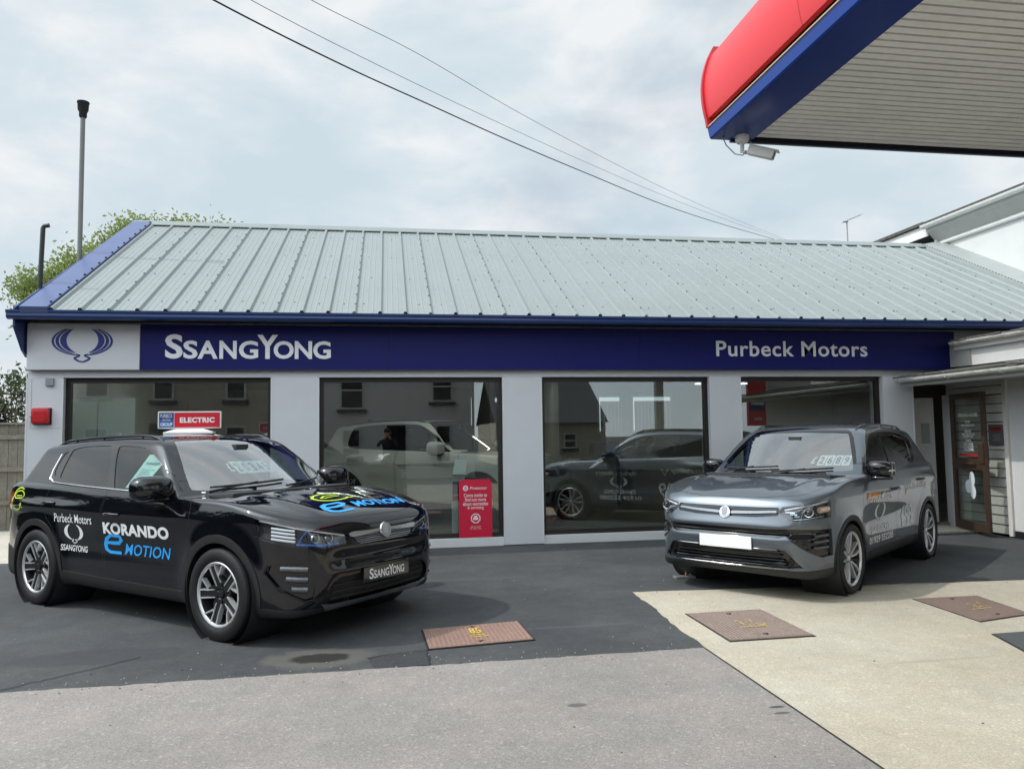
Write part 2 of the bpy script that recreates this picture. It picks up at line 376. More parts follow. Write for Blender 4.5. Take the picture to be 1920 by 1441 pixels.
b = MB(); pl = [(2.2, 3.2), (2.2, -3.0), (30, -3.0), (30, 4.8), (12, 6.31), (6.3, 6.80)]; ed = [e for a, b_, k in zip(ed, ed[1:], range(9)) for e in [a]+[(a[0]+(b_[0]-a[0])*j/4+_r.uniform(-.012, .012), a[1]+(b_[1]-a[1])*j/4) for j in (1, 2, 3)]]+[ed[-1]]; far = [(6.3+(2.32-6.3)*i/40, 6.80+.34*i/40+_r.uniform(-.012, .012)) for i in range(1, 40)]; pl = pl+far+ed[::-1]
b.add([(x, y, .004) for x, y in pl], [tuple(range(len(pl)))]); structure(b.build('concrete_forecourt', m_cream_conc))
b = MB(); b.add([(-.137, 5.46, .004), (-.095, 5.205, .004), (.28, 5.205, .004), (.271, 5.55, .004)], [(0, 1, 2, 3)]); structure(b.build('tarmac_patch', m_patch))
b = MB(); b.add([(-20, 10.6, .004), (-4.62, 10.6, .004), (-4.62, 14.5, .004), (-20, 14.5, .004)], [(0, 1, 2, 3)]); structure(b.build('side_path', m_path))

def line_sheet(name, pts, wd, m, z=.006):
    vs, fs = ribbon(pts, wd); b = MB(); b.add([(x, y, z) for x, y in vs], fs); return structure(b.build(name, m))
m_crack = mat('crack_dirt', (.022, .021, .02), .95)
def wobble(pts, a, seed, n=8):
    r = random.Random(seed); o = []
    for p, q in zip(pts, pts[1:]):
        for i in range(n): o.append((p[0]+(q[0]-p[0])*i/n+r.uniform(-a, a), p[1]+(q[1]-p[1])*i/n+r.uniform(-a, a)))
    return o+[pts[-1]]
line_sheet('slab_joint', [(2.192, -3.0), (2.192, 3.2), (2.207, 5.2)], .014, m_crack)
line_sheet('tarmac_crack', wobble([(-2.5, 5.12), (-2.22, 5.36), (-2.0, 5.55), (-1.72, 5.82)], .012, 1), .010, m_crack)
line_sheet('tarmac_crack', wobble([(-2.46, 4.75), (-2.40, 4.95), (-2.36, 5.16)], .012, 2), .010, m_crack, .007)
line_sheet('tarmac_crack', wobble([(-.14, 5.44), (-.02, 5.50), (.27, 5.56), (.275, 5.22)], .006, 3), .012, m_crack, .007)
line_sheet('tarmac_crack', wobble([(3.6, 6.95), (4.6, 6.9), (5.4, 6.86), (6.3, 6.83)], .02, 4), .012, m_crack, .007)

# ------------------------------------------------------------------ showroom building
YF = 10.527
HB = thing('car_showroom', 'long single storey showroom with grey steel roof and four big dark windows', 'building', (-4.526, YF, 0))
def part(mb, name, m, bevel=0.0, smooth=None, parent=None): return mb.build(name, m, parent or HB, world=True, bevel=bevel, smooth=smooth)
for x0, x1 in ((-4.526, -4.106), (-1.526, -.916), (1.605, 2.151), (4.682, 5.157), (7.485, 7.98)):
    b = MB(); b.box(x0, x1, YF, YF+.34, 0.012, 2.34)
    b.box(x0-.010, x0+.008, YF-.004, YF+.05, .012, 2.338, 1); b.box(x1-.008, x1+.010, YF-.004, YF+.05, .012, 2.338, 1)
    if x0 > -4: 
        for k in range(3): b.lathe([(0, -.006), (.012, -.004), (.012, .002)], 'y', c=(x0+.03+k*(x1-x0-.06)/2, YF, .055), seg=8, m=1)
    part(b, 'pillar', [m_facade, m_trim_light])
b = MB(); b.box(-4.526, 8.75, YF+.012, YF+.34, 2.343, 3.16); b.box(8.75, 11.3, YF+.05, YF+.34, 0, 3.16); part(b, 'header', m_facade)
for x0, x1 in ((-4.106, -1.526), (-.916, 1.605), (2.151, 4.682), (5.157, 7.485)):
    b = MB(); b.box(x0+.012, x1-.012, YF+.02, YF+.30, 0.0, .115); part(b, 'sill', m_trim_light, .004)
    fr = MB(); fw = .062; y0, y1 = YF+.10, YF+.17
    fr.box(x0, x0+fw, y0, y1, .117, 2.34); fr.box(x1-fw, x1, y0, y1, .117, 2.34); fr.box(x0+fw, x1-fw, y0, y1, .117, .117+fw); fr.box(x0+fw, x1-fw, y0, y1, 2.34-fw, 2.34)
    fo = part(fr, 'window', m_frame)
    pa = MB(); pa.box(x0+fw-.005, x1-fw+.005, YF+.130, YF+.136, .117+fw-.005, 2.34-fw+.005); pa.build('pane', m_pane, fo, world=False)
    fo.children[0].location = -Vector(HB.location)
# gable and back walls, floor, ceiling
SL = (5.37-3.15)/(14.2-10.10)
def rz(y): return 3.15+(y-10.10)*SL if y <= 14.2 else 5.37-(y-14.2)*SL
b = MB(); b.prism([(YF+.342, 0), (YF+.342, rz(YF)-.06), (14.2, 5.28), (17.9, rz(17.9)-.06), (17.9, 0)], -4.520, -4.32, 'x'); part(b, 'gable_wall', m_facade)
b = MB(); b.prism([(YF+.342, 0), (YF+.342, rz(YF)-.06), (14.2, 5.28), (17.9, rz(17.9)-.06), (17.9, 0)], 11.12, 11.3, 'x'); part(b, 'party_wall', mat('dimmed_showroom_paint', (.09, .09, .085), .8))  # wall colour darkened so the showroom interior reads as dim
b = MB()
wins = [(1.9, 2.6, 1.6, 2.45), (5.0, 5.6, 1.55, 2.45), (5.85, 6.9, 1.55, 2.45)]
xs = [-4.32]+[v for w_ in wins for v in w_[:2]]+[11.12]
for i in range(0, len(xs), 2): b.box(xs[i], xs[i+1], 17.7, 17.9, 0, 3.2)
for x0, x1, z0, z1 in wins: b.box(x0, x1, 17.7, 17.9, 0, z0); b.box(x0, x1, 17.7, 17.9, z1, 3.2)
part(b, 'back_wall', m_inside)
for x0, x1, z0, z1 in wins:
    b = MB(); b.box(x0, x0+.04, 17.72, 17.78, z0, z1); b.box(x1-.04, x1, 17.72, 17.78, z0, z1); b.box(x0+.04, x1-.04, 17.72, 17.78, z0, z0+.04); b.box(x0+.04, x1-.04, 17.72, 17.78, z1-.04, z1)
    f = part(b, 'back_window', m_white_pvc)
    n = int((x1-x0)/.09); b = MB()
    for k in range(n): xx = x0+.05+k*.09; b.hexa([(xx, 17.66, z0-.35), (xx+.0895, 17.668, z0-.35), (xx+.0895, 17.671, z0-.35), (xx, 17.663, z0-.35)], [(xx, 17.66, z1-.14), (xx+.0895, 17.668, z1-.14), (xx+.0895, 17.671, z1-.14), (xx, 17.663, z1-.14)])
    part(b, 'blind', mat('cream_blind', (.55, .52, .40), .8))
b = MB(); b.box(-4.32, 11.12, YF+.30, 17.7, -.2, .06); part(b, 'showroom_floor', m_tiles)
b = MB(); b.box(-4.32, 11.12, YF+.342, 17.7, 2.62, 2.70); part(b, 'ceiling', m_ceil)
# partition and inner wall features
b = MB(); b.box(1.95, 2.05, 14.5, 17.7, .06, 2.62); part(b, 'partition', m_inside)
b = MB(); b.box(3.3, 3.42, 15.0, 17.7, .06, 2.62); b.box(3.42, 4.6, 15.0, 15.1, .06, 1.05); part(b, 'office_partition', m_inside)
for x, y in ((-.6, 12.6), (1.0, 12.4), (-3.2, 13.2), (2.55, 14.7), (7.2, 15.6), (-3.6, 10.98), (.9, 10.98)):  # one tube is seen; the others are added to brighten the showroom and boards
    b = MB(); b.box(x-.6, x+.6, y-.08, y+.08, 2.585, 2.618, 0); b.box(x-.58, x+.58, y-.06, y+.06, 2.575, 2.584, 1); part(b, 'strip_and_fill_light', [m_white_pvc, m_tube])
# steel roof: ribs, screws, closures
Z = lambda y, o=0.0: (y, rz(y)+o)
YE, YR = 10.10, 14.2
nrm = Vector((0, -SL, 1)).normalized()
def rp(x, y, h): return (x, y+nrm.y*h, rz(y)+nrm.z*h)
b = MB(); X0, X1 = -4.40, 11.14
b.add([rp(X0, YE, 0), rp(X1, YE, 0), rp(X1, YR, 0), rp(X0, YR, 0), rp(X0, YE, -.05), rp(X1, YE, -.05), rp(X1, YR, -.05), rp(X0, YR, -.05)], [(0, 1, 2, 3), (7, 6, 5, 4), (0, 4, 5, 1), (0, 3, 7, 4), (1, 5, 6, 2)])
b.add([(X0, YR, 5.37), (X1, YR, 5.37), (X1, 18.4, rz(18.4)), (X0, 18.4, rz(18.4))], [(0, 1, 2, 3)])
rng = random.Random(5); k = 0; x = -4.09
while x < X1-.05:
    wb, wt, h = .030, .013, .032
    q = [rp(x-wb, YE-.01, .001), rp(x+wb, YE-.01, .001), rp(x+wt, YE-.01, h), rp(x-wt, YE-.01, h)]; q2 = [rp(x-wb, YR, .001), rp(x+wb, YR, .001), rp(x+wt, YR, h), rp(x-wt, YR, h)]
    b.add(q+q2, [(0, 1, 2, 3), (1, 5, 6, 2), (2, 6, 7, 3), (3, 7, 4, 0)])
    if k % 3 != 2:
        q = [rp(x-wb*1.1, YE-.022, -.012), rp(x+wb*1.1, YE-.022, -.012), rp(x+wt*1.3, YE-.022, h+.004), rp(x-wt*1.3, YE-.022, h+.004)]; q2 = [rp(p[0], YE-.012, 0) for p in q]
        b.add(q+[(p[0], p[1]+.012, p[2]+.006) for p in q], [(0, 1, 2, 3), (4, 7, 6, 5), (2, 6, 7, 3), (1, 5, 6, 2), (3, 7, 4, 0)], 1)
    else:
        for j in range(11):
            y = YE+.25+j*.36; P = [rp(x+dx+wt*.6, y+dy, h+.001) for dx, dy in ((-.011, -.011), (.011, -.011), (.011, .011), (-.011, .011))]; T = [rp(x+dx+wt*.6, y+dy, h+.012) for dx, dy in ((-.009, -.009), (.009, -.009), (.009, .009), (-.009, .009))]
            b.hexa(P, T, 2)
    for j in range(4):                                   # fixings in the pans
        y = YE+.35+j*1.05+rng.uniform(-.03, .03); xx = x+.15+rng.uniform(-.05, .05)
        if rng.random() < .75: b.hexa([rp(xx+dx, y+dy, .001) for dx, dy in ((-.008, -.008), (.008, -.008), (.008, .008), (-.008, .008))], [rp(xx+dx, y+dy, .008) for dx, dy in ((-.007, -.007), (.007, -.007), (.007, .007), (-.007, .007))], 2)
    for dx in (.09, .165, .24):                          # shallow stiffening swages
        if x+dx < X1-.03: b.add([rp(x+dx-.010, YE-.008, .0005), rp(x+dx, YE-.008, .004), rp(x+dx+.010, YE-.008, .0005), rp(x+dx-.010, YR, .0005), rp(x+dx, YR, .004), rp(x+dx+.010, YR, .0005)], [(0, 1, 4, 3), (1, 2, 5, 4)])
    x += 1/3; k += 1
part(b, 'roof', [m_roof, m_dark, m_screw])
b = MB(); b.add([(X0-.03, YR-.14, rz(YR-.14)+.040), (X1, YR-.14, rz(YR-.14)+.040), (X1, YR-.01, 5.435), (X0-.03, YR-.01, 5.435), (X1, YR+.15, rz(YR+.15)+.045), (X0-.03, YR+.15, rz(YR+.15)+.045), (X0-.03, YR-.14, rz(YR-.14)+.026), (X1, YR-.14, rz(YR-.14)+.026)], [(0, 1, 2, 3), (3, 2, 4, 5), (0, 6, 7, 1)])
part(b, 'ridge_cap', m_roof)
b = MB(); x = X0+.05
while x < X1-.3: b.box(x+.06, x+.30, YR-.135, YR-.12, rz(YR-.13)+.004, rz(YR-.13)+.036); x += 1/3
part(b, 'ridge_filler', m_dark)
b = MB()
b.hexa([rp(-4.435, YE-.035, -.03), rp(-4.12, YE-.035, -.03), rp(-4.12, YR, -.03), rp(-4.435, YR, -.03)], [rp(-4.435, YE-.035, .055), rp(-4.12, YE-.035, .055), rp(-4.12, YR, .055), rp(-4.435, YR, .055)])
for j in range(16): y = YE+.12+j*.26; b.hexa([rp(-4.135+dx, y+dy, .056) for dx, dy in ((-.012, -.012), (.012, -.012), (.012, .012), (-.012, .012))], [rp(-4.135+dx, y+dy, .07) for dx, dy in ((-.010, -.010), (.010, -.010), (.010, .010), (-.010, .010))], 1)
part(b, 'verge_flashing', [m_verge, m_dark])
b = MB(); b.prism([(10.17, 3.02), (10.17, 3.19), (14.2, 5.33), (14.2, 5.02), (10.52, 2.60), (10.40, 2.68), (10.17, 2.95)], -4.556, -4.53, 'x'); part(b, 'bargeboard', m_gutter)
gp = [(10.125, 3.035), (10.10, 3.045), (10.085, 3.075), (10.088, 3.105), (10.072, 3.118), (10.070, 3.146), (10.094, 3.150), (10.10, 3.12), (10.16, 3.12), (10.16, 3.035)]
b = MB(); b.prism(gp, -4.60, 11.3, 'x'); part(b, 'gutter', m_gutter)
b = MB(); b.box(-4.53, 11.3, 10.165, YF+.01, 3.062, 3.075); part(b, 'soffit', m_dark)
b = MB(); b.prism([(YE+.02, 3.075), (YE+.02, 3.13), (YF, 3.3), (YF, 3.075)], -4.5, 11.3, 'x'); part(b, 'eaves_board', m_dark)
# pale access panel, grey box
b = MB(); b.box(-4.30, -4.205, YF-.035, YF-.002, 2.235, 2.335); tag(b.build('vent_box', m_steel, None, bevel=.006), 'small grey metal box high on the left end pillar', 'vent box')
b = MB(); b.box(-4.475, -4.47, YF-.004, YF-.001, 1.70, 2.33); b.box(-4.475, -4.115, YF-.004, YF-.001, 1.695, 1.70); part(b, 'panel_joint', m_soffit)

# fascia sign
sg = thing('fascia_sign', 'long navy fascia sign with silver lettering and a winged emblem panel', 'sign', (-4.51, 10.47, 2.437))
b = MB()
xs = [-3.164, .02, 3.6, 6.6, 8.70]
for i in range(4): b.box(xs[i]+(.0015 if i else 0), xs[i+1]-.0015, 10.470, 10.535, 2.437, 3.03)
b.build('panel', m_navy, sg, world=True)
b = MB(); b.box(-4.51, -3.168, 10.455, 10.535, 2.437, 3.032); b.build('emblem_panel', m_facade, sg, world=True, bevel=.004)
b = MB(); b.box(-3.160, 8.698, 10.463, 10.469, 2.431, 2.440); b.box(-4.51, -3.168, 10.448, 10.454, 2.429, 2.436); b.build('edge_trim', m_black, sg, world=True)
place2(fit(emblem(), -4.222, -3.492, 2.530, 2.965), lambda u, v: (u, 10.4545, v), 'emblem', m_emblem, sg, True, .006, (0, -1, 0))
def sgn(vf, y=10.4695): return lambda u, v: (u, y, v)
pieces = []
def letter(ch, u0, u1, v0, v1, bold=.028): pieces.append(fit(text_mesh(ch, 1, bold), u0, u1, v0, v1))
ux = lambda p: -2.858+(p-312)/308*2.102
for ch, p0, p1, big in (('S', 312, 344, 1), ('S', 345, 371, 0), ('A', 371, 408, 0), ('N', 411, 443, 0), ('G', 447, 483, 0), ('Y', 481, 520, 1), ('O', 512, 550, 0), ('N', 552, 585, 0), ('G', 587, 621, 0)):
    letter(ch, ux(p0), ux(p1), 2.583, 2.905 if big else 2.823)
place2(join2(*pieces), sgn(None), 'maker_lettering', m_letter, sg, True, .012, (0, -1, 0))
place2(fit(text_mesh('Purbeck Motors', 1, .014, spacing=1.08), 4.77, 7.205, 2.635, 2.865), sgn(None), 'dealer_lettering', m_letter, sg, True, .006, (0, -1, 0))

# alarm box
al = thing('alarm_box', 'red alarm sounder box on the left end pillar', 'alarm box', (-4.335, YF, 1.85))
b = MB(); b.box(-4.445, -4.225, YF-.012, YF-.001, 1.745, 1.955); b.build('back_plate', m_black, al, world=True)
b = MB(); b.box(-4.44, -4.235, YF-.085, YF-.013, 1.755, 1.95); b.build('cover', m_redbox, al, world=True, bevel=.02, smooth=40)
b = MB(); b.box(-4.41, -4.27, YF-.092, YF-.086, 1.775, 1.915); b.build('raised_panel', m_redbox, al, world=True, bevel=.004)
b = MB(); b.tube([(-4.47, YF-.03, 1.85), (-4.44, YF-.04, 1.855)], .012); b.build('cable_gland', m_steel, al, world=True)

# vent pipes on the gable
vp = thing('flue_pipe', 'tall grey flue pipe with dark cap behind the blue verge', 'pipe', (-4.62, 12.28, 0))
b = MB(); b.tube([(-4.60, 12.28, 0), (-4.60, 12.28, 6.60)], .034, 12); b.build('pipe', mat('pipe_grey', (.15, .16, .15), .5, noise=.1, nscale=6), vp, world=True, smooth=50)
b = MB(); b.lathe([(.045, 6.48), (.055, 6.50), (.055, 6.56), (.075, 6.60), (.080, 6.70), (.090, 6.715), (.085, 6.73), (0, 6.73)], 'z', c=(-4.60, 12.28, 0), seg=20); b.build('cap', m_dark, vp, world=True, smooth=40)
vq = thing('vent_pipe', 'short black vent pipe with bent top at the roof corner', 'pipe', (-4.60, 10.95, 0))
b = MB(); b.tube([(-4.57, 10.9, 0), (-4.57, 10.9, 3.4), (-4.545, 10.9, 4.38), (-4.53, 10.9, 4.41), (-4.47, 10.9, 4.42)], .030, 12); b.build('pipe', mat('pipe_black', (.02, .026, .024), .5), vq, world=True, smooth=50)

# ------------------------------------------------------------------ entrance wing on the right
WX = 8.60
PW = thing('entrance_wing', 'white side wing with cream board cladding, two white gutters and an open door', 'building', (WX, YF, 0))
def wp(mb, name, m, bevel=0.0, smooth=None, parent=None): return mb.build(name, m, parent or PW, world=True, bevel=bevel, smooth=smooth)
b = MB(); nb = 17; bh = 2.24/nb
for i in range(nb):
    z0 = .04+i*bh; b.hexa([(WX-.014, 9.47, z0), (WX+.06, 9.47, z0), (WX+.06, YF, z0), (WX-.014, YF, z0)], [(WX+.004, 9.47, z0+bh-.014), (WX+.06, 9.47, z0+bh-.014), (WX+.06, YF, z0+bh-.014), (WX+.004, YF, z0+bh-.014)])
wp(b, 'cladding', m_clad_board)
b = MB(); b.box(WX+.061, WX+.2, 9.47, YF, 0, 2.28); wp(b, 'cladding_backing', m_dark)
b = MB(); b.box(WX-.03, WX+.06, 9.40, 9.468, .02, 2.26); wp(b, 'corner_trim', m_clad_board)
b = MB(); b.box(WX+.005, WX+.25, 5.0, 9.398, .10, 2.45); wp(b, 'wall', m_white)
b = MB(); b.box(WX-.004, WX+.25, 5.0, 9.398, 0, .097); wp(b, 'plinth', m_black)
b = MB(); b.box(WX+.02, WX+.25, 5.0, 10.05, 2.47, 2.80); wp(b, 'upper_wall', m_white)
b = MB(); b.box(WX+.0, WX+.25, 10.051, 10.46, 2.47, 2.80); wp(b, 'upper_wall_end', m_soffit)
def halfgutter(x, z, y0, y1, r, nm):
    g = MB(); pr = [(x+r*math.cos(a), z+r*math.sin(a)) for a in [math.pi+math.pi*i/10 for i in range(11)]]; pi = [(x+(r-.006)*math.cos(a), z+(r-.006)*math.sin(a)) for a in [2*math.pi-math.pi*i/10 for i in range(11)]]
    g.prism(pr+pi, y0, y1, 'y')
    yy = y1-.12
    while yy > y0: g.tube([(x-r-.004, yy, z+.006), (x-r*.75, yy, z-r*.75), (x, yy, z-r-.004), (x+r*.75, yy, z-r*.7), (x+r+.02, yy, z-.01)], .009, 6, 0); yy -= .95
    return wp(g, nm, m_white_old, smooth=40)
halfgutter(7.66, 2.285, 5.0, 10.44, .062, 'porch_gutter')
b = MB(); b.box(7.725, 7.75, 5.0, 10.45, 2.17, 2.30); wp(b, 'porch_fascia', m_soffit)
b = MB(); b.box(7.75, WX, 5.0, 10.45, 2.205, 2.215); wp(b, 'porch_soffit', m_soffit)
b = MB(); rr = random.Random(3); y = 5.0
while y < 10.42:
    w_ = .165; dz = rr.uniform(-.006, .010); x0 = 7.60+rr.uniform(-.012, .012)
    b.hexa([(x0, y, 2.298+dz), (WX+.1, y, 2.44), (WX+.1, y+w_-.006, 2.44), (x0, y+w_-.006, 2.298+dz)], [(x0, y, 2.318+dz), (WX+.1, y, 2.458), (WX+.1, y+w_-.006, 2.458), (x0, y+w_-.006, 2.318+dz)]); y += w_
wp(b, 'porch_roof', m_tile)
halfgutter(8.505, 2.84, 5.0, 10.30, .054, 'upper_gutter')
b = MB(); b.box(8.562, 8.585, 5.0, 10.32, 2.72, 2.86); wp(b, 'upper_fascia', m_white_pvc)
b = MB(); b.box(8.586, WX+.02, 5.0, 10.32, 2.735, 2.745); wp(b, 'upper_soffit', m_soffit)
b = MB(); y = 5.0
while y < 10.2:
    w_ = .165; dz = rr.uniform(-.006, .010); x0 = 8.45+rr.uniform(-.012, .012)
    b.hexa([(x0, y, 2.845+dz), (11.2, y, 3.05), (11.2, y+w_-.006, 3.05), (x0, y+w_-.006, 2.845+dz)], [(x0, y, 2.868+dz), (11.2, y, 3.07), (11.2, y+w_-.006, 3.07), (x0, y+w_-.006, 2.868+dz)]); y += w_
wp(b, 'upper_roof', m_tile)
# small notice on the cladding
nb_ = thing('wall_notice', 'small dark notice with red heading on the cream boards', 'notice', (WX-.02, 9.60, 1.43))
b = MB(); b.box(WX-.026, WX-.016, 9.49, 9.75, 1.28, 1.58); b.build('board', mat('notice_grey', (.12, .12, .13), .5), nb_, world=True)
b = MB(); b.box(WX-.029, WX-.027, 9.51, 9.73, 1.49, 1.545); b.build('heading', mat('notice_red', (.35, .02, .02), .5), nb_, world=True)
b = MB()
for i in range(4): b.box(WX-.029, WX-.027, 9.53, 9.68-.03*(i % 2), 1.35+.026*i, 1.362+.026*i)
b.build('small_print', mat('notice_pale', (.3, .3, .3), .6), nb_, world=True)
# doorway
b = MB(); b.box(7.98, 8.03, YF+.06, YF+.16, .012, 2.10); b.box(8.03, 8.60, YF+.06, YF+.16, 2.05, 2.34); wp(b, 'door_frame', m_frame)
b = MB(); b.box(8.20, 8.56, YF+.30, YF+.36, .03, 2.02); wp(b, 'inner_door', m_white_pvc)
b = MB(); b.box(8.33, 8.47, YF+.290, YF+.299, 1.30, 1.62); wp(b, 'door_poster', mat('poster_pale', (.40, .46, .44), .6))
b = MB(); b.box(7.9, 8.59, 10.05, YF+.30, 0, .03); wp(b, 'doorstep', m_path, .006)
# open door leaf: hinge on the right jamb
DL = bpy.data.objects.new('door', None); COL.objects.link(DL); DL.parent = PW
hx, hy = 8.52, 10.40; ex, ey = 8.315, 9.50; DL.location = Vector((hx, hy, 0))-Vector(PW.location); DL.rotation_euler = (0, 0, math.atan2(ey-hy, ex-hx)); LW = math.hypot(ex-hx, ey-hy)
b = MB(); z0, z1 = .05, 2.05; s_ = .085
b.box(0, s_, -.022, .022, z0, z1); b.box(LW-s_, LW, -.022, .022, z0, z1); b.box(s_, LW-s_, -.0215, .0215, z1-.085, z1); b.box(s_, LW-s_, -.0215, .0215, z0, z0+.12); b.box(s_, LW-s_, -.0215, .0215, .93, 1.09)
b.box(LW-.16, LW-.02, -.040, .040, 1.03, 1.30)
b.build('frame', m_door, DL, bevel=.004)
b = MB(); b.box(s_, LW-s_, -.004, .004, z0+.12, .93); b.box(s_, LW-s_, -.004, .004, 1.09, z1-.085); b.build('pane', m_doorglass, DL)
b = MB(); b.tube([(.30, -.03, 1.02), (.30, -.06, 1.02), (.66, -.06, 1.02), (.66, -.03, 1.02)], .012); b.build('handle', m_door, DL, smooth=50)
# lettering faces the camera: local -y side is towards -x (the viewer)
rows = [(1.70, 'OPENING HOURS', .050), (1.61, 'SALES', .036), (1.56, 'MON - FRI 9.00 - 5.30', .026), (1.47, 'SERVICE', .036), (1.43, 'MON - FRI 8.30 - 5.30', .026), (1.395, 'SAT 9.00 - 12.00', .026), (1.33, 'PARTS', .034), (1.29, 'MON - FRI 8.30', .026), (1.255, 'SAT 9.00 - 12.00', .026), (1.20, 'WELCOME', .040)]
L_ = []
for z, s, h in rows:
    vf = text_mesh(s, h*1.42, .0006, align='CENTER'); L_.append(([(u+LW*.5, v+z) for u, v in vf[0]], vf[1]))
nn = join2(*L_)
place2((nn[0], nn[1]), lambda u, v: (LW-u if False else u, -.0055, v), 'lettering', m_white_vinyl, DL)
b = MB(); b.box(.20, LW-.20, -.007, -.0055, 1.125, 1.155); b.build('red_strip', m_redbox, DL)
b = MB()
for cx, cz, rx, rzz in ((.40, .68, .085, .10), (.50, .79, .075, .11), (.52, .61, .075, .10)): b.add([(cx+rx*math.cos(a), -.0055-.0004*len(b.f), cz+rzz*math.sin(a)) for a in [2*math.pi*i/24 for i in range(24)]], [tuple(range(24))])
b.build('blossom_sticker', mat('pale_sticker', (.74, .80, .84), .5), DL)

# ------------------------------------------------------------------ white neighbour building behind the right end
NB = thing('white_house', 'tall white rendered building with deep eaves and white gutter at the right end', 'house', (11.6, 14.2, 0))
def np_(mb, name, m, bevel=0.0, smooth=None): return mb.build(name, m, NB, world=True, bevel=bevel, smooth=smooth)
b = MB(); b.box(11.58, 18, 4.0, 14.25, 0, 5.55); b.box(11.9, 18, 14.25, 21, 0, 5.6); np_(b, 'wall', m_white)
b = MB(); b.prism([(11.33, 5.70), (11.30, 5.84), (11.42, 5.86), (11.60, 5.5), (11.585, 5.44)], 4.0, 14.25, 'y'); np_(b, 'soffit', m_soffit)
g = MB(); x, z, r = 11.27, 5.84, .075
pr = [(x+r*math.cos(a), z+r*math.sin(a)) for a in [math.pi+math.pi*i/10 for i in range(11)]]; pi = [(x+(r-.008)*math.cos(a), z+(r-.008)*math.sin(a)) for a in [2*math.pi-math.pi*i/10 for i in range(11)]]; g.prism(pr+pi, 4.0, 14.30, 'y')
np_(g, 'gutter', m_white_pvc, smooth=40)
b = MB(); b.tube([(11.54, 4.0, 5.44), (11.54, 14.28, 5.44)], .045, 10); b.box(11.50, 11.58, 14.20, 14.26, 5.42, 5.78); np_(b, 'moulding', m_white_pvc, smooth=40)
b = MB(); b.hexa([(11.24, 4.0, 5.855), (15, 4.0, 6.5), (15, 14.3, 6.5), (11.24, 14.3, 5.855)], [(11.23, 4.0, 5.90), (15, 4.0, 6.55), (15, 14.3, 6.55), (11.23, 14.3, 5.90)]); np_(b, 'roof', m_tile)
b = MB(); b.box(11.34, 11.37, 14.26, 21, 5.62, 5.86); np_(b, 'fascia', m_white_pvc)
b = MB(); b.box(11.37, 11.9, 14.26, 21, 5.60, 5.618); np_(b, 'rear_soffit', m_dark)
b = MB(); b.hexa([(11.27, 14.31, 5.87), (15, 14.31, 6.5), (15, 21, 6.5), (11.27, 21, 5.87)], [(11.26, 14.31, 5.93), (15, 14.31, 6.55), (15, 21, 6.55), (11.26, 21, 5.93)]); np_(b, 'rear_roof', m_tile)
b = MB(); b.hexa([rp(11.142, 9.9, -.03), rp(11.577, 9.9, -.03), rp(11.577, 14.2, -.03), rp(11.142, 14.2, -.03)], [rp(11.142, 9.9, .05), rp(11.577, 9.9, .14), rp(11.577, 14.2, .14), rp(11.142, 14.2, .05)])
for j in range(60): y = 10.0+j*.07; b.hexa([rp(11.15, y, .052), rp(11.17, y, .054), rp(11.17, y+.03, .054), rp(11.15, y+.03, .052)], [rp(11.15, y, .058), rp(11.17, y, .06), rp(11.17, y+.03, .06), rp(11.15, y+.03, .058)], 1)
part(b, 'side_flashing', [m_lead, m_dark])

# ------------------------------------------------------------------ filling-station canopy
CN = thing('fuel_canopy', 'filling station canopy with curved red fascia, blue edge and ribbed soffit', 'canopy', (9.0, 1.0, 0))
def cp(mb, name, m, bevel=0.0, smooth=None): return mb.build(name, m, CN, world=True, bevel=bevel, smooth=smooth)
ZC, YC = 4.45, 6.97
b = MB(); y = -6.0
while y < YC-.1: b.prism([(y, ZC), (y+.076, ZC+.004), (y+.076, ZC+.03), (y, ZC+.026)], 3.62, 16, 'x'); y += .095
cp(b, 'soffit', m_cansoff)
b = MB(); b.box(3.62, 16, -6, YC-.01, ZC+.031, ZC+.09); cp(b, 'soffit_backing', mat('painted_groove_shade', (.16, .155, .15), .8))  # dark backing colour stands in for the shade in the soffit grooves
b = MB(); b.box(3.20, 3.619, -6, YC+.01, ZC-.012, ZC+.05); cp(b, 'edge_soffit', m_blue_fascia)
b = MB(); b.prism([(3.199, ZC-.012), (3.185, ZC+.0), (3.165, ZC+.095), (3.30, ZC+.095), (3.30, ZC+.051), (3.199, ZC+.051)], -6, YC+.01, 'y'); cp(b, 'edge_strip', mat('bright_blue_strip', (.006, .05, .30), .3))
b = MB(); b.box(3.155, 3.25, -6, YC, ZC+.0965, ZC+.108); cp(b, 'joint_trim', mat('aged_trim', (.50, .40, .27), .6))
fp = chaikin([(3.18, ZC+.11), (3.135, ZC+.28), (3.12, ZC+.50), (3.155, ZC+.70), (3.245, ZC+.92)], 3, False)
b = MB(); b.prism(fp+[(p[0]+.05, p[1]) for p in reversed(fp)], -6, YC-.03, 'y'); cp(b, 'red_fascia', m_red_panel, smooth=50)
m_seam_red = mat('red_seam', (.50, .04, .05), .6)
for yy in (5.2, 3.4, 1.6): b = MB(); b.prism([(p[0]-.002, p[1]) for p in fp]+[(p[0]+.01, p[1]) for p in reversed(fp)], yy, yy+.008, 'y'); cp(b, 'panel_seam', m_seam_red)
b = MB(); q = [(3.15, ZC+.10)]+[(p[0]-.022, p[1]) for p in fp]+[(3.24, ZC+.93), (3.40, ZC+.93), (3.40, ZC+.10)]; b.prism(q, YC-.029, YC+.012, 'y'); cp(b, 'end_cap', mat('red_end_cap', (.55, .035, .05), .4))
b = MB(); b.box(3.401, 16, YC-.005, YC+.03, ZC-.03, ZC+.95); cp(b, 'front_fascia', mat('dark_navy_trim', (.012, .014, .03), .4))
b = MB(); b.box(3.25, 16, -6, YC-.03, ZC+.70, ZC+.74); cp(b, 'deck', m_steel)
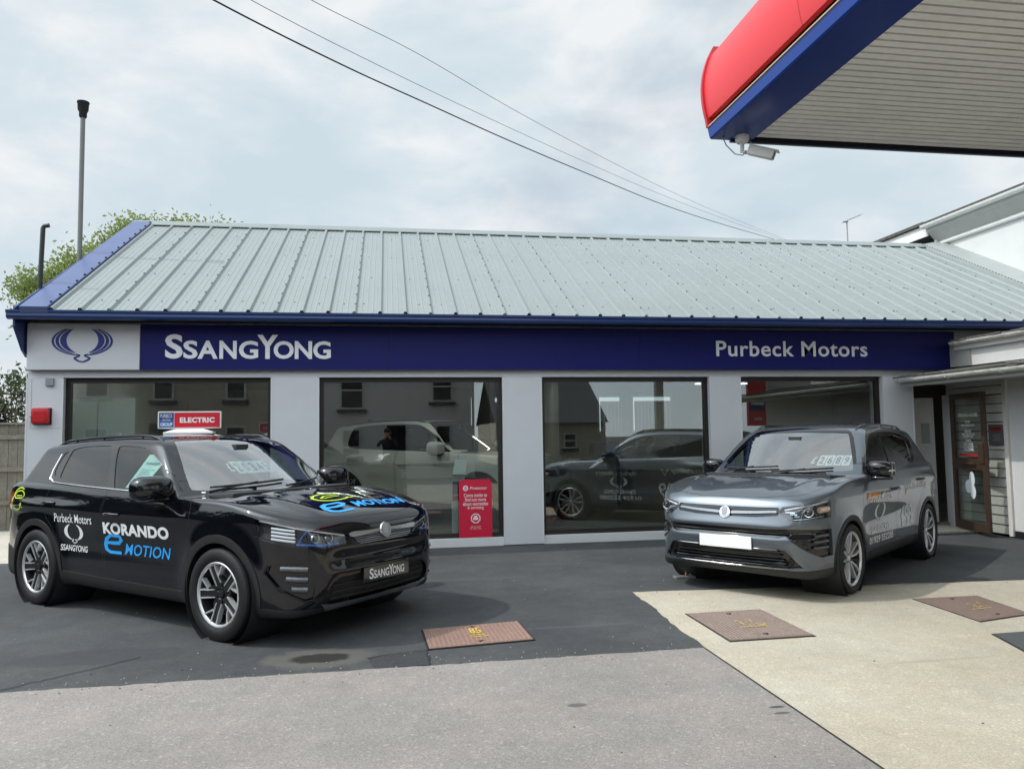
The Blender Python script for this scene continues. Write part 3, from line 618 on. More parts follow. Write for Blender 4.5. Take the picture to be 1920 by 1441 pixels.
for yy in (2.0, -3.5): b = MB(); b.box(9.0, 9.25, yy, yy+.25, 0, ZC); cp(b, 'column', m_white_pvc)
# camera under the corner
CT = thing('security_camera', 'white bullet security camera hanging under the canopy corner', 'camera', (3.47, 6.90, 4.44))
b = MB(); b.lathe([(0, 4.438), (.065, 4.438), (.068, 4.40), (.055, 4.37), (0, 4.37)], 'z', c=(3.47, 6.86, 0), seg=20); b.tube([(3.47, 6.86, 4.38), (3.465, 6.86, 4.28), (3.50, 6.83, 4.26)], .020, 10); b.build('mount', m_white_pvc, CT, world=True, smooth=50)
a_, c_ = Vector((3.50, 6.80, 4.275)), Vector((3.69, 6.66, 4.175)); d_ = (c_-a_).normalized(); s1 = d_.cross(Vector((0, 0, 1))).normalized(); u1 = s1.cross(d_)
def boxalong(bb, A, B_, w_, h_, m=0):
    P = lambda c, sx, sz: c+s1*(sx*w_)+u1*(sz*h_)
    bb.hexa([P(A, -1, -1), P(A, 1, -1), P(A, 1, 1), P(A, -1, 1)], [P(B_, -1, -1), P(B_, 1, -1), P(B_, 1, 1), P(B_, -1, 1)], m)
b = MB(); boxalong(b, a_, c_, .042, .042); b.build('housing', m_white_pvc, CT, world=True, bevel=.012, smooth=50)
b = MB(); boxalong(b, a_+u1*.047, c_+d_*.035+u1*.047, .048, .004); b.build('sunshade', m_white_pvc, CT, world=True)
b = MB(); boxalong(b, c_+d_*.001, c_+d_*.004, .034, .034); b.build('lens_window', m_gloss if 'm_gloss' in globals() else m_black, CT, world=True)
b = MB(); b.tube([(3.30, 6.93, 4.44), (3.33, 6.92, 4.36), (3.40, 6.88, 4.26), (3.46, 6.84, 4.235), (3.49, 6.80, 4.27)], .006, 6); b.tube([(3.52, 6.86, 4.43), (3.55, 6.84, 4.37), (3.53, 6.82, 4.31)], .005, 6); b.build('cable', m_greyplastic, CT, world=True, smooth=60)

# ------------------------------------------------------------------ fence
FN = thing('board_fence', 'weathered wooden board fence beyond the left end of the building', 'fence', (-8, 14.5, 0))
b = MB(); x = -14.0; rr = random.Random(8)
while x < -4.66:
    w_ = .15; b.box(x, x+w_-.008, 14.50, 14.52, .03, 1.82+rr.uniform(-.008, .008)); x += w_
b.build('boards', m_wood, FN, world=True)
for z in (.45, 1.02, 1.58): b = MB(); b.box(-14, -4.66, 14.455, 14.497, z, z+.075); b.build('rail', m_wood, FN, world=True)
b = MB(); b.box(-14, -4.66, 14.44, 14.56, 1.835, 1.87); b.build('capping', m_wood, FN, world=True)
for x in (-4.72, -7.2, -9.7): b = MB(); b.box(x-.05, x+.05, 14.40, 14.453, 0, 1.80); b.build('post', m_wood, FN, world=True)
# ------------------------------------------------------------------ car bodies: smooth distance fields meshed, then split into panels
def psdf(px, py, poly):
    """signed distance to a polygon, negative inside"""
    poly = np.asarray(poly, float); d = np.full(px.shape, 1e9); ins = np.zeros(px.shape, bool)
    for i in range(len(poly)):
        ax, ay = poly[i]; bx, by = poly[(i+1) % len(poly)]
        ex, ey = bx-ax, by-ay; l2 = ex*ex+ey*ey
        if l2 < 1e-16: continue
        wx, wy = px-ax, py-ay; t = np.clip((wx*ex+wy*ey)/l2, 0, 1)
        d = np.minimum(d, (wx-ex*t)**2+(wy-ey*t)**2)
        if ay != by:
            c = (ay > py) != (by > py); ins ^= c & (px < (bx-ax)*(py-ay)/(by-ay)+ax)
    d = np.sqrt(d); return np.where(ins, -d, d)
class Prof:
    """2-D profile as a distance grid read back with a smoothing cubic B-spline"""
    def __init__(s, poly, h=0.012, pad=0.35, it=2):
        poly = np.array(chaikin(poly, it) if it else poly)
        s.lo = poly.min(0)-pad; hi = poly.max(0)+pad; s.h = h
        nx, ny = (np.ceil((hi-s.lo)/h).astype(int)+1); s.n = (nx, ny)
        gx, gy = np.meshgrid(s.lo[0]+np.arange(nx)*h, s.lo[1]+np.arange(ny)*h, indexing='ij')
        s.g = psdf(gx, gy, poly)
    def __call__(s, x, y):
        u = np.clip((x-s.lo[0])/s.h, 1.001, s.n[0]-3.001); v = np.clip((y-s.lo[1])/s.h, 1.001, s.n[1]-3.001)
        i = u.astype(int); j = v.astype(int); a = u-i; b = v-j
        def w(t): return ((1-t)**3/6, (3*t**3-6*t**2+4)/6, (-3*t**3+3*t**2+3*t+1)/6, t**3/6)
        wa, wb = w(a), w(b); r = 0
        for k in range(4):
            c = 0
            for l in range(4): c = c + wb[l]*s.g[i+k-1, j+l-1]
            r = r + wa[k]*c
        return r
def smax(a, b, k):
    h = np.maximum(k-np.abs(a-b), 0)/k; return np.maximum(a, b)+h*h*h*k/6
def smin(a, b, k): return -smax(-a, -b, k)
def sstep(a, b, x):
    t = np.clip((x-a)/(b-a), 0, 1); return t*t*(3-2*t)

class Body:
    def __init__(s, P):
        s.P = P
        s.S = Prof(P['low_side']); s.G = Prof(P['glass_side']); s.F = Prof(P['low_sect']); s.GF = Prof(P['glass_sect']); s.T = Prof(P['plan'])
    def d(s, x, y, z):
        P = s.P; y = np.abs(y)
        bow = P['bow'][0]*(y/.9)**2+P['bow'][1]*(y/.9)**5
        rb = P['rbow'][0]*(y/.9)**2+P['rbow'][1]*(y/.9)**5
        xs = x+bow*sstep(P['bow_x'][0], P['bow_x'][1], x)-rb*sstep(-P['bow_x'][0], -P['bow_x'][1], x)
        low = smax(s.S(xs, z+P['crown']*(y/.9)**2), s.F(y, z), P['k_sh'])
        low = smax(low, s.T(x, y), P['k_pl'])
        xg = x+P['gbow']*(y/.7)**2*sstep(-.3, .9, x)-P['gbow']*.8*(y/.7)**2*sstep(.3, -1.2, x)
        gr = smax(s.G(xg, z+P['rcrown']*(y/.6)**2), s.GF(y+P['gtaper']*sstep(.2, -2.0, x)+P.get('gtaperf', 0.0)*sstep(.1, 1.2, x), z), P['k_g'])
        d = smin(low, gr, P['k_join'])
        for fx in P['feat']: d = d+fx(x, y, z)
        return d
    def grad(s, p, e=0.002):
        g = np.empty_like(p)
        for k in range(3):
            q = p.copy(); q[:, k] += e; r = p.copy(); r[:, k] -= e
            g[:, k] = (s.d(*q.T)-s.d(*r.T))/(2*e)
        return g
    def project(s, p, it=4, lock=None):
        for _ in range(it):
            g = s.grad(p); dd = s.d(*p.T); n2 = np.maximum((g*g).sum(1), .05)
            st = np.clip(dd/n2, -.03, .03)
            p = p-g*st[:, None]
            if lock is not None: p[lock, 1] = 0
        return p
    def normals(s, p):
        g = s.grad(p, .004); return g/np.maximum(np.linalg.norm(g, axis=1), 1e-9)[:, None]
    def mesh(s, h):
        lo = np.array(s.P['lo']); hi = np.array(s.P['hi'])
        xs = np.arange(lo[0], hi[0], h); ys = np.arange(-1.5*h, hi[1], h); zs = np.arange(lo[2], hi[2], h)
        D = np.empty((len(xs), len(ys), len(zs)), np.float32)
        Y, Z = np.meshgrid(ys, zs, indexing='ij')
        for i, x in enumerate(xs): D[i] = s.d(np.full(Y.shape, x), Y, Z)
        ins = D < 0
        c = [D[a:len(xs)-1+a, b:len(ys)-1+b, e:len(zs)-1+e] for a in (0, 1) for b in (0, 1) for e in (0, 1)]
        cnt = sum((q < 0).astype(np.int8) for q in c); act = (cnt > 0) & (cnt < 8)
        idx = np.full(act.shape, -1, np.int64); ii = np.argwhere(act); idx[act] = np.arange(len(ii))
        corner = np.array([(a, b, e) for a in (0, 1) for b in (0, 1) for e in (0, 1)], float)
        cv = np.stack([q[act] for q in c], 1).astype(float)
        acc = np.zeros((len(ii), 3)); k = np.zeros(len(ii))
        for a in range(8):
            for b in range(a+1, 8):
                if np.abs(corner[a]-corner[b]).sum() != 1: continue
                cr = (cv[:, a] < 0) != (cv[:, b] < 0)
                t = np.where(cr, cv[:, a]/np.where(cr, cv[:, a]-cv[:, b], 1), 0)
                acc += np.where(cr[:, None], corner[a]+(corner[b]-corner[a])*t[:, None], 0); k += cr
        V = (ii+acc/k[:, None])*h+np.array([xs[0], ys[0], zs[0]])
        Q = []
        for ax in range(3):
            sl0 = [slice(1, -1)]*3; sl1 = [slice(1, -1)]*3
            sl0[ax] = slice(0, -1); sl1[ax] = slice(1, None)
            A = ins[tuple(sl0)]; B = ins[tuple(sl1)]; e = np.argwhere(A != B); fl = A[tuple(e.T)]
            o = [1, 1, 1]; o[ax] = 0; e = e+np.array(o)
            b, c2 = [(1, 2), (2, 0), (0, 1)][ax]
            def off(db, dc):
                q = e.copy(); q[:, b] += db; q[:, c2] += dc; return idx[tuple(q.T)]
            q = np.stack([off(-1, -1), off(0, -1), off(0, 0), off(-1, 0)], 1)
            q[~fl] = q[~fl][:, ::-1]; Q.append(q)
        Q = np.concatenate(Q); Q = Q[(Q >= 0).all(1)]
        V = s.project(V)
        d02 = np.linalg.norm(V[Q[:, 0]]-V[Q[:, 2]], axis=1); d13 = np.linalg.norm(V[Q[:, 1]]-V[Q[:, 3]], axis=1)
        sw = d13 < d02
        T = np.concatenate([np.where(sw[:, None], Q[:, [0, 1, 3]], Q[:, [0, 1, 2]]), np.where(sw[:, None], Q[:, [1, 2, 3]], Q[:, [0, 2, 3]])])
        c = V[T]; n = np.cross(c[:, 1]-c[:, 0], c[:, 2]-c[:, 0]); g = s.grad(c.mean(1))
        bad = (n*g).sum(1) < 0; T[bad] = T[bad][:, ::-1]
        s.V, s.Tr = V, T; s.L = np.zeros(len(T), int); s.names = ['paint']
        s.split(V[:, 1].copy(), np.ones(len(T), bool), eps=h*.15, lock=True)
        keep = s.V[s.Tr].mean(1)[:, 1] > 0
        s.Tr, s.L = s.Tr[keep], s.L[keep]
    def split(s, phi, sel, eps=0.0012, lock=False):
        """cut the selected triangles along phi = 0; returns phi for all vertices"""
        phi = phi.copy(); near = np.abs(phi) < eps; phi[near] = 0
        if lock: s.V[near, 1] = 0
        T = s.Tr; sg = np.sign(phi[T]); cr = sel & (sg.min(1) < 0) & (sg.max(1) > 0)
        if not cr.any(): return phi
        C = T[cr]; LC = s.L[cr]
        E = np.concatenate([C[:, [0, 1]], C[:, [1, 2]], C[:, [2, 0]]])
        ec = (phi[E[:, 0]]*phi[E[:, 1]]) < 0
        Es = np.sort(E[ec], 1); U, inv = np.unique(Es, axis=0, return_inverse=True); inv = inv.ravel()
        t = phi[U[:, 0]]/(phi[U[:, 0]]-phi[U[:, 1]])
        nv = s.V[U[:, 0]]+(s.V[U[:, 1]]-s.V[U[:, 0]])*t[:, None]
        base = len(s.V); s.V = np.concatenate([s.V, nv]); phi = np.concatenate([phi, np.zeros(len(nv))])
        if lock: s.V[base:, 1] = 0
        em = np.full(len(E), -1); em[ec] = base+inv; n = len(C); em = em.reshape(3, n)
        NT, NL = [], []
        for i in range(n):
            a, b, c = C[i]; m = em[:, i]; l = LC[i]; k = (m >= 0)
            if k.sum() == 2:
                if not k[0]: a, b, c, m0, m1 = c, a, b, m[2], m[1]      # apex c: edges ca, bc
                elif not k[1]: m0, m1 = m[0], m[2]                     # apex a: edges ab, ca
                else: a, b, c, m0, m1 = b, c, a, m[1], m[0]            # apex b: edges bc, ab
                NT += [(a, m0, m1), (m0, b, c), (m0, c, m1)]; NL += [l]*3
            elif k.sum() == 1:
                if k[0]: p, q, r, mm = a, b, c, m[0]
                elif k[1]: p, q, r, mm = b, c, a, m[1]
                else: p, q, r, mm = c, a, b, m[2]
                NT += [(p, mm, r), (mm, q, r)]; NL += [l]*2
            else: NT.append((a, b, c)); NL.append(l)
        s.Tr = np.concatenate([T[~cr], np.array(NT)]); s.L = np.concatenate([s.L[~cr], np.array(NL)])
        return phi
    def views(s):
        c = s.V[s.Tr]; n = np.cross(c[:, 1]-c[:, 0], c[:, 2]-c[:, 0]); n /= np.maximum(np.linalg.norm(n, axis=1), 1e-12)[:, None]
        return c.mean(1), n
    def region(s, name, view, poly, cond=None, gap=0.0, only=None, it=1):
        """label the triangles inside a 2-D outline seen from one side: view 'xz', 'yz' or 'xy'. gap leaves a dark shut line"""
        ax = {'xz': (0, 2), 'yz': (1, 2), 'xy': (0, 1)}[view]
        poly = chaikin(poly, it) if it else poly
        if name not in s.names: s.names.append(name)
        for lab, g in ((('seam', gap), (name, 0.0)) if gap else ((name, 0.0),)):
            if lab not in s.names: s.names.append(lab)
            c, n = s.views()
            sel = np.ones(len(c), bool) if cond is None else cond(c[:, 0], c[:, 1], c[:, 2], n)
            if only is not None: sel &= np.isin(s.L, [s.names.index(o) for o in only if o in s.names])
            vs = np.unique(s.Tr[sel]); phi = np.full(len(s.V), 9.0)
            phi[vs] = psdf(s.V[vs, ax[0]], s.V[vs, ax[1]], poly)-g
            # each face is cut only where all its corners were measured
            phi = s.split(phi, sel)
            c, n = s.views()
            sel = np.ones(len(c), bool) if cond is None else cond(c[:, 0], c[:, 1], c[:, 2], n)
            if only is not None: sel &= np.isin(s.L, [s.names.index(o) for o in only if o in s.names]+([s.names.index('seam')] if gap and lab == name else []))
            ph = np.full(len(c), 9.0); ph[sel] = psdf(c[sel, ax[0]], c[sel, ax[1]], poly)-g
            s.L[sel & (ph < 0)] = s.names.index(lab)
    def finish(s):
        lock = np.abs(s.V[:, 1]) < 1e-7
        s.V = s.project(s.V, 2, lock); s.Nn = s.normals(s.V)
        s.Nn[lock, 1] = 0; s.Nn /= np.linalg.norm(s.Nn, axis=1)[:, None]
    def emit(s, obname, labels, mats, parent, off=0.0, skirt=0.0, sides=(1, -1), both=True, cond=None, flip=False, label=None):
        """link the faces of some labels: one object for both halves, or one per side"""
        sel = np.isin(s.L, [s.names.index(l) for l in labels if l in s.names])
        if cond is not None:
            c, n = s.views(); sel &= cond(c[:, 0], c[:, 1], c[:, 2], n)
        if not sel.any(): return []
        T = s.Tr[sel]; ml = s.L[sel]
        u, inv = np.unique(T, return_inverse=True); T = inv.reshape(-1, 3)
        V = s.V[u]+s.Nn[u]*off; Nn = s.Nn[u]
        mi = np.zeros(len(T), int)
        if len(labels) > 1 and len(mats) > 1:
            for k, l in enumerate(labels):
                if l in s.names: mi[ml == s.names.index(l)] = min(k, len(mats)-1)
        if skirt:
            E = np.concatenate([T[:, [0, 1]], T[:, [1, 2]], T[:, [2, 0]]]); em = np.concatenate([mi]*3)
            key = {}
            for a, b in E: key[(a, b)] = 1
            bd = [(a, b, em[k]) for k, (a, b) in enumerate(E) if (b, a) not in key and not (abs(V[a, 1]) < 1e-5 and abs(V[b, 1]) < 1e-5)]
            if bd:
                ba = np.array([q[:2] for q in bd]); ub, bi = np.unique(ba, return_inverse=True); bi = bi.reshape(-1, 2)
                # separate skirt rim so that normals stay clean
                rim = V[ub]; inn = V[ub]-Nn[ub]*skirt; b0 = len(V); k = len(ub)
                dv = V[ba[:, 1]]-V[ba[:, 0]]; sn = np.cross(dv, Nn[ba[:, 0]]); sn /= np.maximum(np.linalg.norm(sn, axis=1), 1e-9)[:, None]
                rn = np.zeros((k, 3))
                for q in range(2): np.add.at(rn, bi[:, q], sn)
                rn /= np.maximum(np.linalg.norm(rn, axis=1), 1e-9)[:, None]
                V = np.concatenate([V, rim, inn]); Nn = np.concatenate([Nn, rn, rn])
                A, B = bi[:, 0]+b0, bi[:, 1]+b0
                T = np.concatenate([T, np.stack([B, A, A+k], 1), np.stack([B, A+k, B+k], 1)])
                mi = np.concatenate([mi, [q[2] for q in bd], [q[2] for q in bd]])
        if flip: T = T[:, ::-1]; Nn = -Nn
        res = []
        for grp in ([sides] if both else [(q,) for q in sides]):
            VV, TT, NN, MM = [], [], [], []; b0 = 0
            for q in grp:
                v = V.copy(); nn = Nn.copy(); t = T
                if q < 0: v[:, 1] *= -1; nn[:, 1] *= -1; t = T[:, ::-1]
                VV.append(v); NN.append(nn); TT.append(t+b0); MM.append(mi); b0 += len(v)
            VV, TT, NN, MM = map(np.concatenate, (VV, TT, NN, MM))
            me = bpy.data.meshes.new(obname)
            me.vertices.add(len(VV)); me.vertices.foreach_set('co', VV.astype(np.float32).ravel())
            me.loops.add(len(TT)*3); me.loops.foreach_set('vertex_index', TT.astype(np.int32).ravel())
            me.polygons.add(len(TT)); me.polygons.foreach_set('loop_start', np.arange(0, len(TT)*3, 3, dtype=np.int32))
            for m in mats: me.materials.append(m)
            me.polygons.foreach_set('material_index', MM.astype(np.int32))
            me.polygons.foreach_set('use_smooth', np.ones(len(TT), bool))
            me.update(calc_edges=True)
            me.normals_split_custom_set_from_vertices(NN.astype(np.float32).tolist())
            o = bpy.data.objects.new(obname, me); COL.objects.link(o); o.parent = parent
            if label: o['label'] = label
            res.append(o)
        return res
    # points on the surface
    def hit(s, view, a, b, start):
        """first surface point along an axis: view 'xz' (from the side, start = +-1), 'yz' (front/back), 'xy' (top)"""
        a, b = np.atleast_1d(np.asarray(a, float)), np.atleast_1d(np.asarray(b, float))
        ax = {'xz': 1, 'yz': 0, 'xy': 2}[view]; lim = {1: 1.15, 0: 2.9, 2: 2.1}[ax]
        p = np.zeros((len(a), 3)); o = [k for k in range(3) if k != ax]; p[:, o[0]] = a; p[:, o[1]] = b
        t = np.full(len(a), lim*start, float)
        for _ in range(90):
            p[:, ax] = t; dd = s.d(*p.T); t = t-start*np.clip(dd*.6, -.02, .15)
        p[:, ax] = t; return p
    def decal(s, name, vf, f2, view, start, m, parent, off=0.003, maxl=0.05):
        """2-D lettering laid on the surface: f2 maps (u,v) to the view's two coordinates"""
        vs, fs = vf
        me = bpy.data.meshes.new(name); me.from_pydata([(u, v, 0) for u, v in vs], [], fs)
        bm = bmesh.new(); bm.from_mesh(me); bmesh.ops.triangulate(bm, faces=bm.faces)
        # size in metres decides the subdivision
        for v in bm.verts: a, b = f2(v.co.x, v.co.y); v.co = (a, b, 0)
        for _ in range(3):
            ed = [e for e in bm.edges if e.calc_length() > maxl]
            if not ed: break
            bmesh.ops.subdivide_edges(bm, edges=ed, cuts=1); bmesh.ops.triangulate(bm, faces=bm.faces)
        co = np.array([v.co[:] for v in bm.verts]); p = s.hit(view, co[:, 0], co[:, 1], start)
        n = s.normals(p); q = p+n*off
        for i, v in enumerate(bm.verts): v.co = q[i]
        for f in bm.faces:
            f.normal_update(); c = f.verts[0].index
        bm.to_mesh(me); bm.free(); me.materials.append(m); me.update()
        o = bpy.data.objects.new(name, me); COL.objects.link(o); o.parent = parent
        return o
    def path3(s, view, pts, start, off=0.0):
        pts = np.array(pts, float); p = s.hit(view, pts[:, 0], pts[:, 1], start); n = s.normals(p); return p+n*off
# ------------------------------------------------------------------ materials for vehicles
def flake(name, col, rough=0.3, metal=0.0, coat=1.0):
    return mat(name, col, rough, metal, coat)
m_black_paint = mat('black_paint', (0.003, 0.0035, 0.006), 0.05, 0.0, 0.5, spec=0.5)
m_grey_paint = flake('grey_paint', (0.135, 0.158, 0.182), 0.34, 0.70)
m_white_paint = flake('white_paint', (0.72, 0.73, 0.70), 0.3)
m_dark_paint = flake('dark_green_grey_paint', (0.07, 0.088, 0.092), 0.34, 0.6)
m_seam = mat('shut_line', (0.004, 0.004, 0.004), 0.9)
m_clad = mat('black_plastic', (0.016, 0.017, 0.018), 0.55, noise=0.08, nscale=40, bump=0.08, bscale=400)
m_gloss = mat('gloss_black', (0.004, 0.004, 0.005), 0.08, coat=0.5)
m_chrome = mat('chrome', (0.80, 0.81, 0.82), 0.20, 1.0)
m_alloy = mat('machined_alloy', (0.72, 0.73, 0.74), 0.30, 0.65, noise=0.05, nscale=30)
m_darkalloy = mat('dark_alloy', (0.02, 0.021, 0.023), 0.35, 0.3)
m_tyre = mat('tyre_rubber', (0.007, 0.007, 0.008), 0.6, noise=0.2, nscale=14, bump=0.15, bscale=90)
m_screen = glassmat('windscreen_glass', (0.66, 0.73, 0.72), 0.24, scale=2.0)
m_side = glassmat('side_glass', (0.60, 0.68, 0.66), 0.01, scale=1.1)
m_privacy = glassmat('privacy_glass', (0.12, 0.14, 0.14), 0.02, scale=1.2)
m_lens = glassmat('lamp_lens', (0.92, 0.94, 0.95), 0.03)
m_trim = mat('cabin_trim', (0.035, 0.037, 0.04), 0.8)
m_seat = mat('seat_cloth', (0.03, 0.032, 0.035), 0.85, noise=0.2, nscale=20)
m_lining = mat('roof_lining', (0.28, 0.28, 0.27), 0.9)
m_blue_vinyl = mat('blue_vinyl', (0.03, 0.36, 0.86), 0.4)
m_lime_vinyl = mat('lime_vinyl', (0.52, 0.70, 0.04), 0.4)
m_orange_vinyl = mat('orange_vinyl', (0.62, 0.24, 0.03), 0.45)
m_pale_vinyl = mat('pale_vinyl', (0.72, 0.76, 0.76), 0.45)
m_yellow_pale = mat('pale_yellow_vinyl', (0.55, 0.56, 0.28), 0.45)
m_plate_white = mat('plate_white', (0.86, 0.86, 0.85), 0.4)
m_red_lamp = mat('red_lamp', (0.25, 0.012, 0.012), 0.12, coat=0.6)
m_card = mat('white_card', (0.80, 0.86, 0.84), 0.6)
m_mint = mat('mint_card', (0.60, 0.88, 0.84), 0.6)
m_ink = mat('dark_ink', (0.02, 0.05, 0.05), 0.7)
m_reflector = mat('lamp_reflector', (0.75, 0.77, 0.80), 0.2, 1.0, noise=0.2, nscale=60)
m_amber = mat('amber_lamp', (0.62, 0.45, 0.36), 0.3)
m_bluelens = mat('blue_lamp_edge', (0.05, 0.16, 0.5), 0.2)
m_disc = mat('brake_disc', (0.22, 0.21, 0.20), 0.4, 0.9)

def circle2(cx, cy, r, n=48, sx=1.0): return [(cx+r*sx*math.cos(2*math.pi*i/n), cy+r*math.sin(2*math.pi*i/n)) for i in range(n)]

def make_wheel(root, x, y, R, rim, wdt, style, out, silver):
    """out = +1 when the outer face looks along +y"""
    wh = bpy.data.objects.new('wheel', None); COL.objects.link(wh); wh.parent = root; wh.location = (x, y, R)
    wh.rotation_euler = (0, 0.35 if style == 'angular' else 0.1, 0 if out > 0 else math.pi)
    hw = wdt/2
    t = MB(); pr = [(rim+.004, hw-.012), (rim+.022, hw-.002), (rim+(R-rim)*.45, hw+.004), (R-.024, hw-.004), (R-.010, hw-.012), (R-.002, hw-.03)]
    g = [(R, hw-.045), (R, hw*.45), (R-.007, hw*.43), (R-.007, hw*.34), (R, hw*.32), (R, hw*.08), (R-.007, hw*.06)]
    half = pr+g; prof = half+[(r, -h) for r, h in reversed(half)]
    t.lathe(prof, 'y', seg=64)
    # tread blocks along the shoulder
    for k in range(72):
        a = 2*math.pi*k/72; ca, sa = math.cos(a), math.sin(a); tb = .009
        for sg in (1, -1):
            P = []
            for rr, h in ((R-.012, (hw-.010)*sg), (R+.001, (hw-.030)*sg), (R+.001, (hw-.050)*sg)):
                for q in (-1, 1): P.append((rr*ca-q*tb*sa, h, rr*sa+q*tb*ca))
            t.add(P, [(0, 1, 3, 2), (2, 3, 5, 4)])
    t.build('tyre', m_tyre, wh, smooth=35)
    f = hw-.020
    r = MB()
    r.lathe([(rim+.004, f+.006), (rim-.004, f+.010), (rim-.014, f+.006), (rim-.020, f-.006)], 'y', seg=64, m=0)
    r.lathe([(rim-.020, f-.006), (rim-.034, f-.06), (rim-.04, -hw+.03), (.06, -hw+.05)], 'y', seg=48, m=1)
    r.lathe([(.0, f-.020), (.020, f-.018), (.030, f-.022), (.034, f-.04)], 'y', seg=24, m=0 if style != 'angular' else 1)
    r.lathe([(.034, f-.04), (.066, f-.038), (.075, f-.05), (.075, f-.09)], 'y', seg=30, m=1)
    for k in range(5):                                        # wheel nuts
        a = 2*math.pi*(k+.5)/5; r.lathe([(0, f-.030), (.008, f-.030), (.009, f-.045)], 'y', c=(.052*math.cos(a), 0, .052*math.sin(a)), seg=8, m=0)
    def bar(pts, w0, w1, dep0, dep1, m):
        """spoke along polar points (r, angle in degrees), face towards +y"""
        n = len(pts); C = [Vector((q[0]*math.cos(rad(q[1])), 0, q[0]*math.sin(rad(q[1])))) for q in pts]; V = []; F = []
        for i, p in enumerate(C):
            tt = (C[min(i+1, n-1)]-C[max(i-1, 0)]).normalized(); sd = Vector((-tt.z, 0, tt.x)); u = i/(n-1); w_ = (w0+(w1-w0)*u)/2; d_ = dep0+(dep1-dep0)*u
            for s_, yy, ex in ((-1, d_, 0), (1, d_, 0), (1, d_-.035, .006), (-1, d_-.035, .006)):
                q = p+sd*(s_*(w_+ex)); V.append((q.x, yy, q.z))
        for i in range(n-1):
            for j in range(4): F.append((i*4+j, i*4+(j+1) % 4, i*4+4+(j+1) % 4, i*4+4+j))
        F.append((0, 1, 2, 3)); F.append(tuple((n-1)*4+j for j in (3, 2, 1, 0)))
        r.add(V, [F[0]] if False else F, m)
    for k in range(5):
        a = 72*k+18
        if style == 'angular':
            # dark broad spoke with machined edges and a hooked branch
            bar([(.045, a), (.13, a-1), (rim-.012, a-2)], .050, .062, f-.028, f-.008, 1)
            bar([(.075, a-22), (.14, a-13), (rim-.010, a-9.5)], .007, .011, f-.022, f+.001, 0)
            bar([(.085, a+20), (.14, a+10.5), (rim-.010, a+6)], .007, .011, f-.022, f+.001, 0)
            bar([(.135, a+11), (.165, a+21), (rim-.010, a+30)], .009, .013, f-.014, f+.001, 0)
            bar([(.06, a+36), (.10, a+34), (.137, a+14)], .020, .016, f-.034, f-.014, 1)
        else:
            bar([(.045, a-8), (.09, a-14), (.15, a-15), (rim-.008, a-11)], .016, .020, f-.022, f+.001, 0)
            bar([(.045, a+8), (.09, a+14), (.15, a+15), (rim-.008, a+11)], .016, .020, f-.022, f+.001, 0)
            bar([(.06, a), (.13, a), (rim-.008, a)], .012, .022, f-.030, f-.012, 1)
            bar([(.06, a+36), (.13, a+36), (rim-.010, a+36)], .010, .016, f-.036, f-.016, 1)
    r.build('rim', [silver, m_darkalloy], wh, smooth=40)
    d = MB(); d.lathe([(.05, -.0), (.05, .005), (rim*.72, .005), (rim*.72, -.02)], 'y', seg=40); d.build('brake_disc', m_disc, wh, smooth=40)
    return wh

def ellip(b, c, s, p=2.6, nu=20, nv=12, m=0, f=None):
    """super-ellipsoid shell"""
    V = []; F = []
    sg = lambda a: math.copysign(abs(a)**(2/p), a)
    for j in range(nv+1):
        ph = -math.pi/2+math.pi*j/nv
        for i in range(nu):
            th = 2*math.pi*i/nu
            q = Vector((sg(math.cos(ph))*sg(math.cos(th))*s[0], sg(math.cos(ph))*sg(math.sin(th))*s[1], sg(math.sin(ph))*s[2]))
            if f: q = f(q)
            V.append((c[0]+q.x, c[1]+q.y, c[2]+q.z))
    for j in range(nv):
        for i in range(nu): F.append((j*nu+i, j*nu+(i+1) % nu, (j+1)*nu+(i+1) % nu, (j+1)*nu+i))
    b.add(V, F, m)

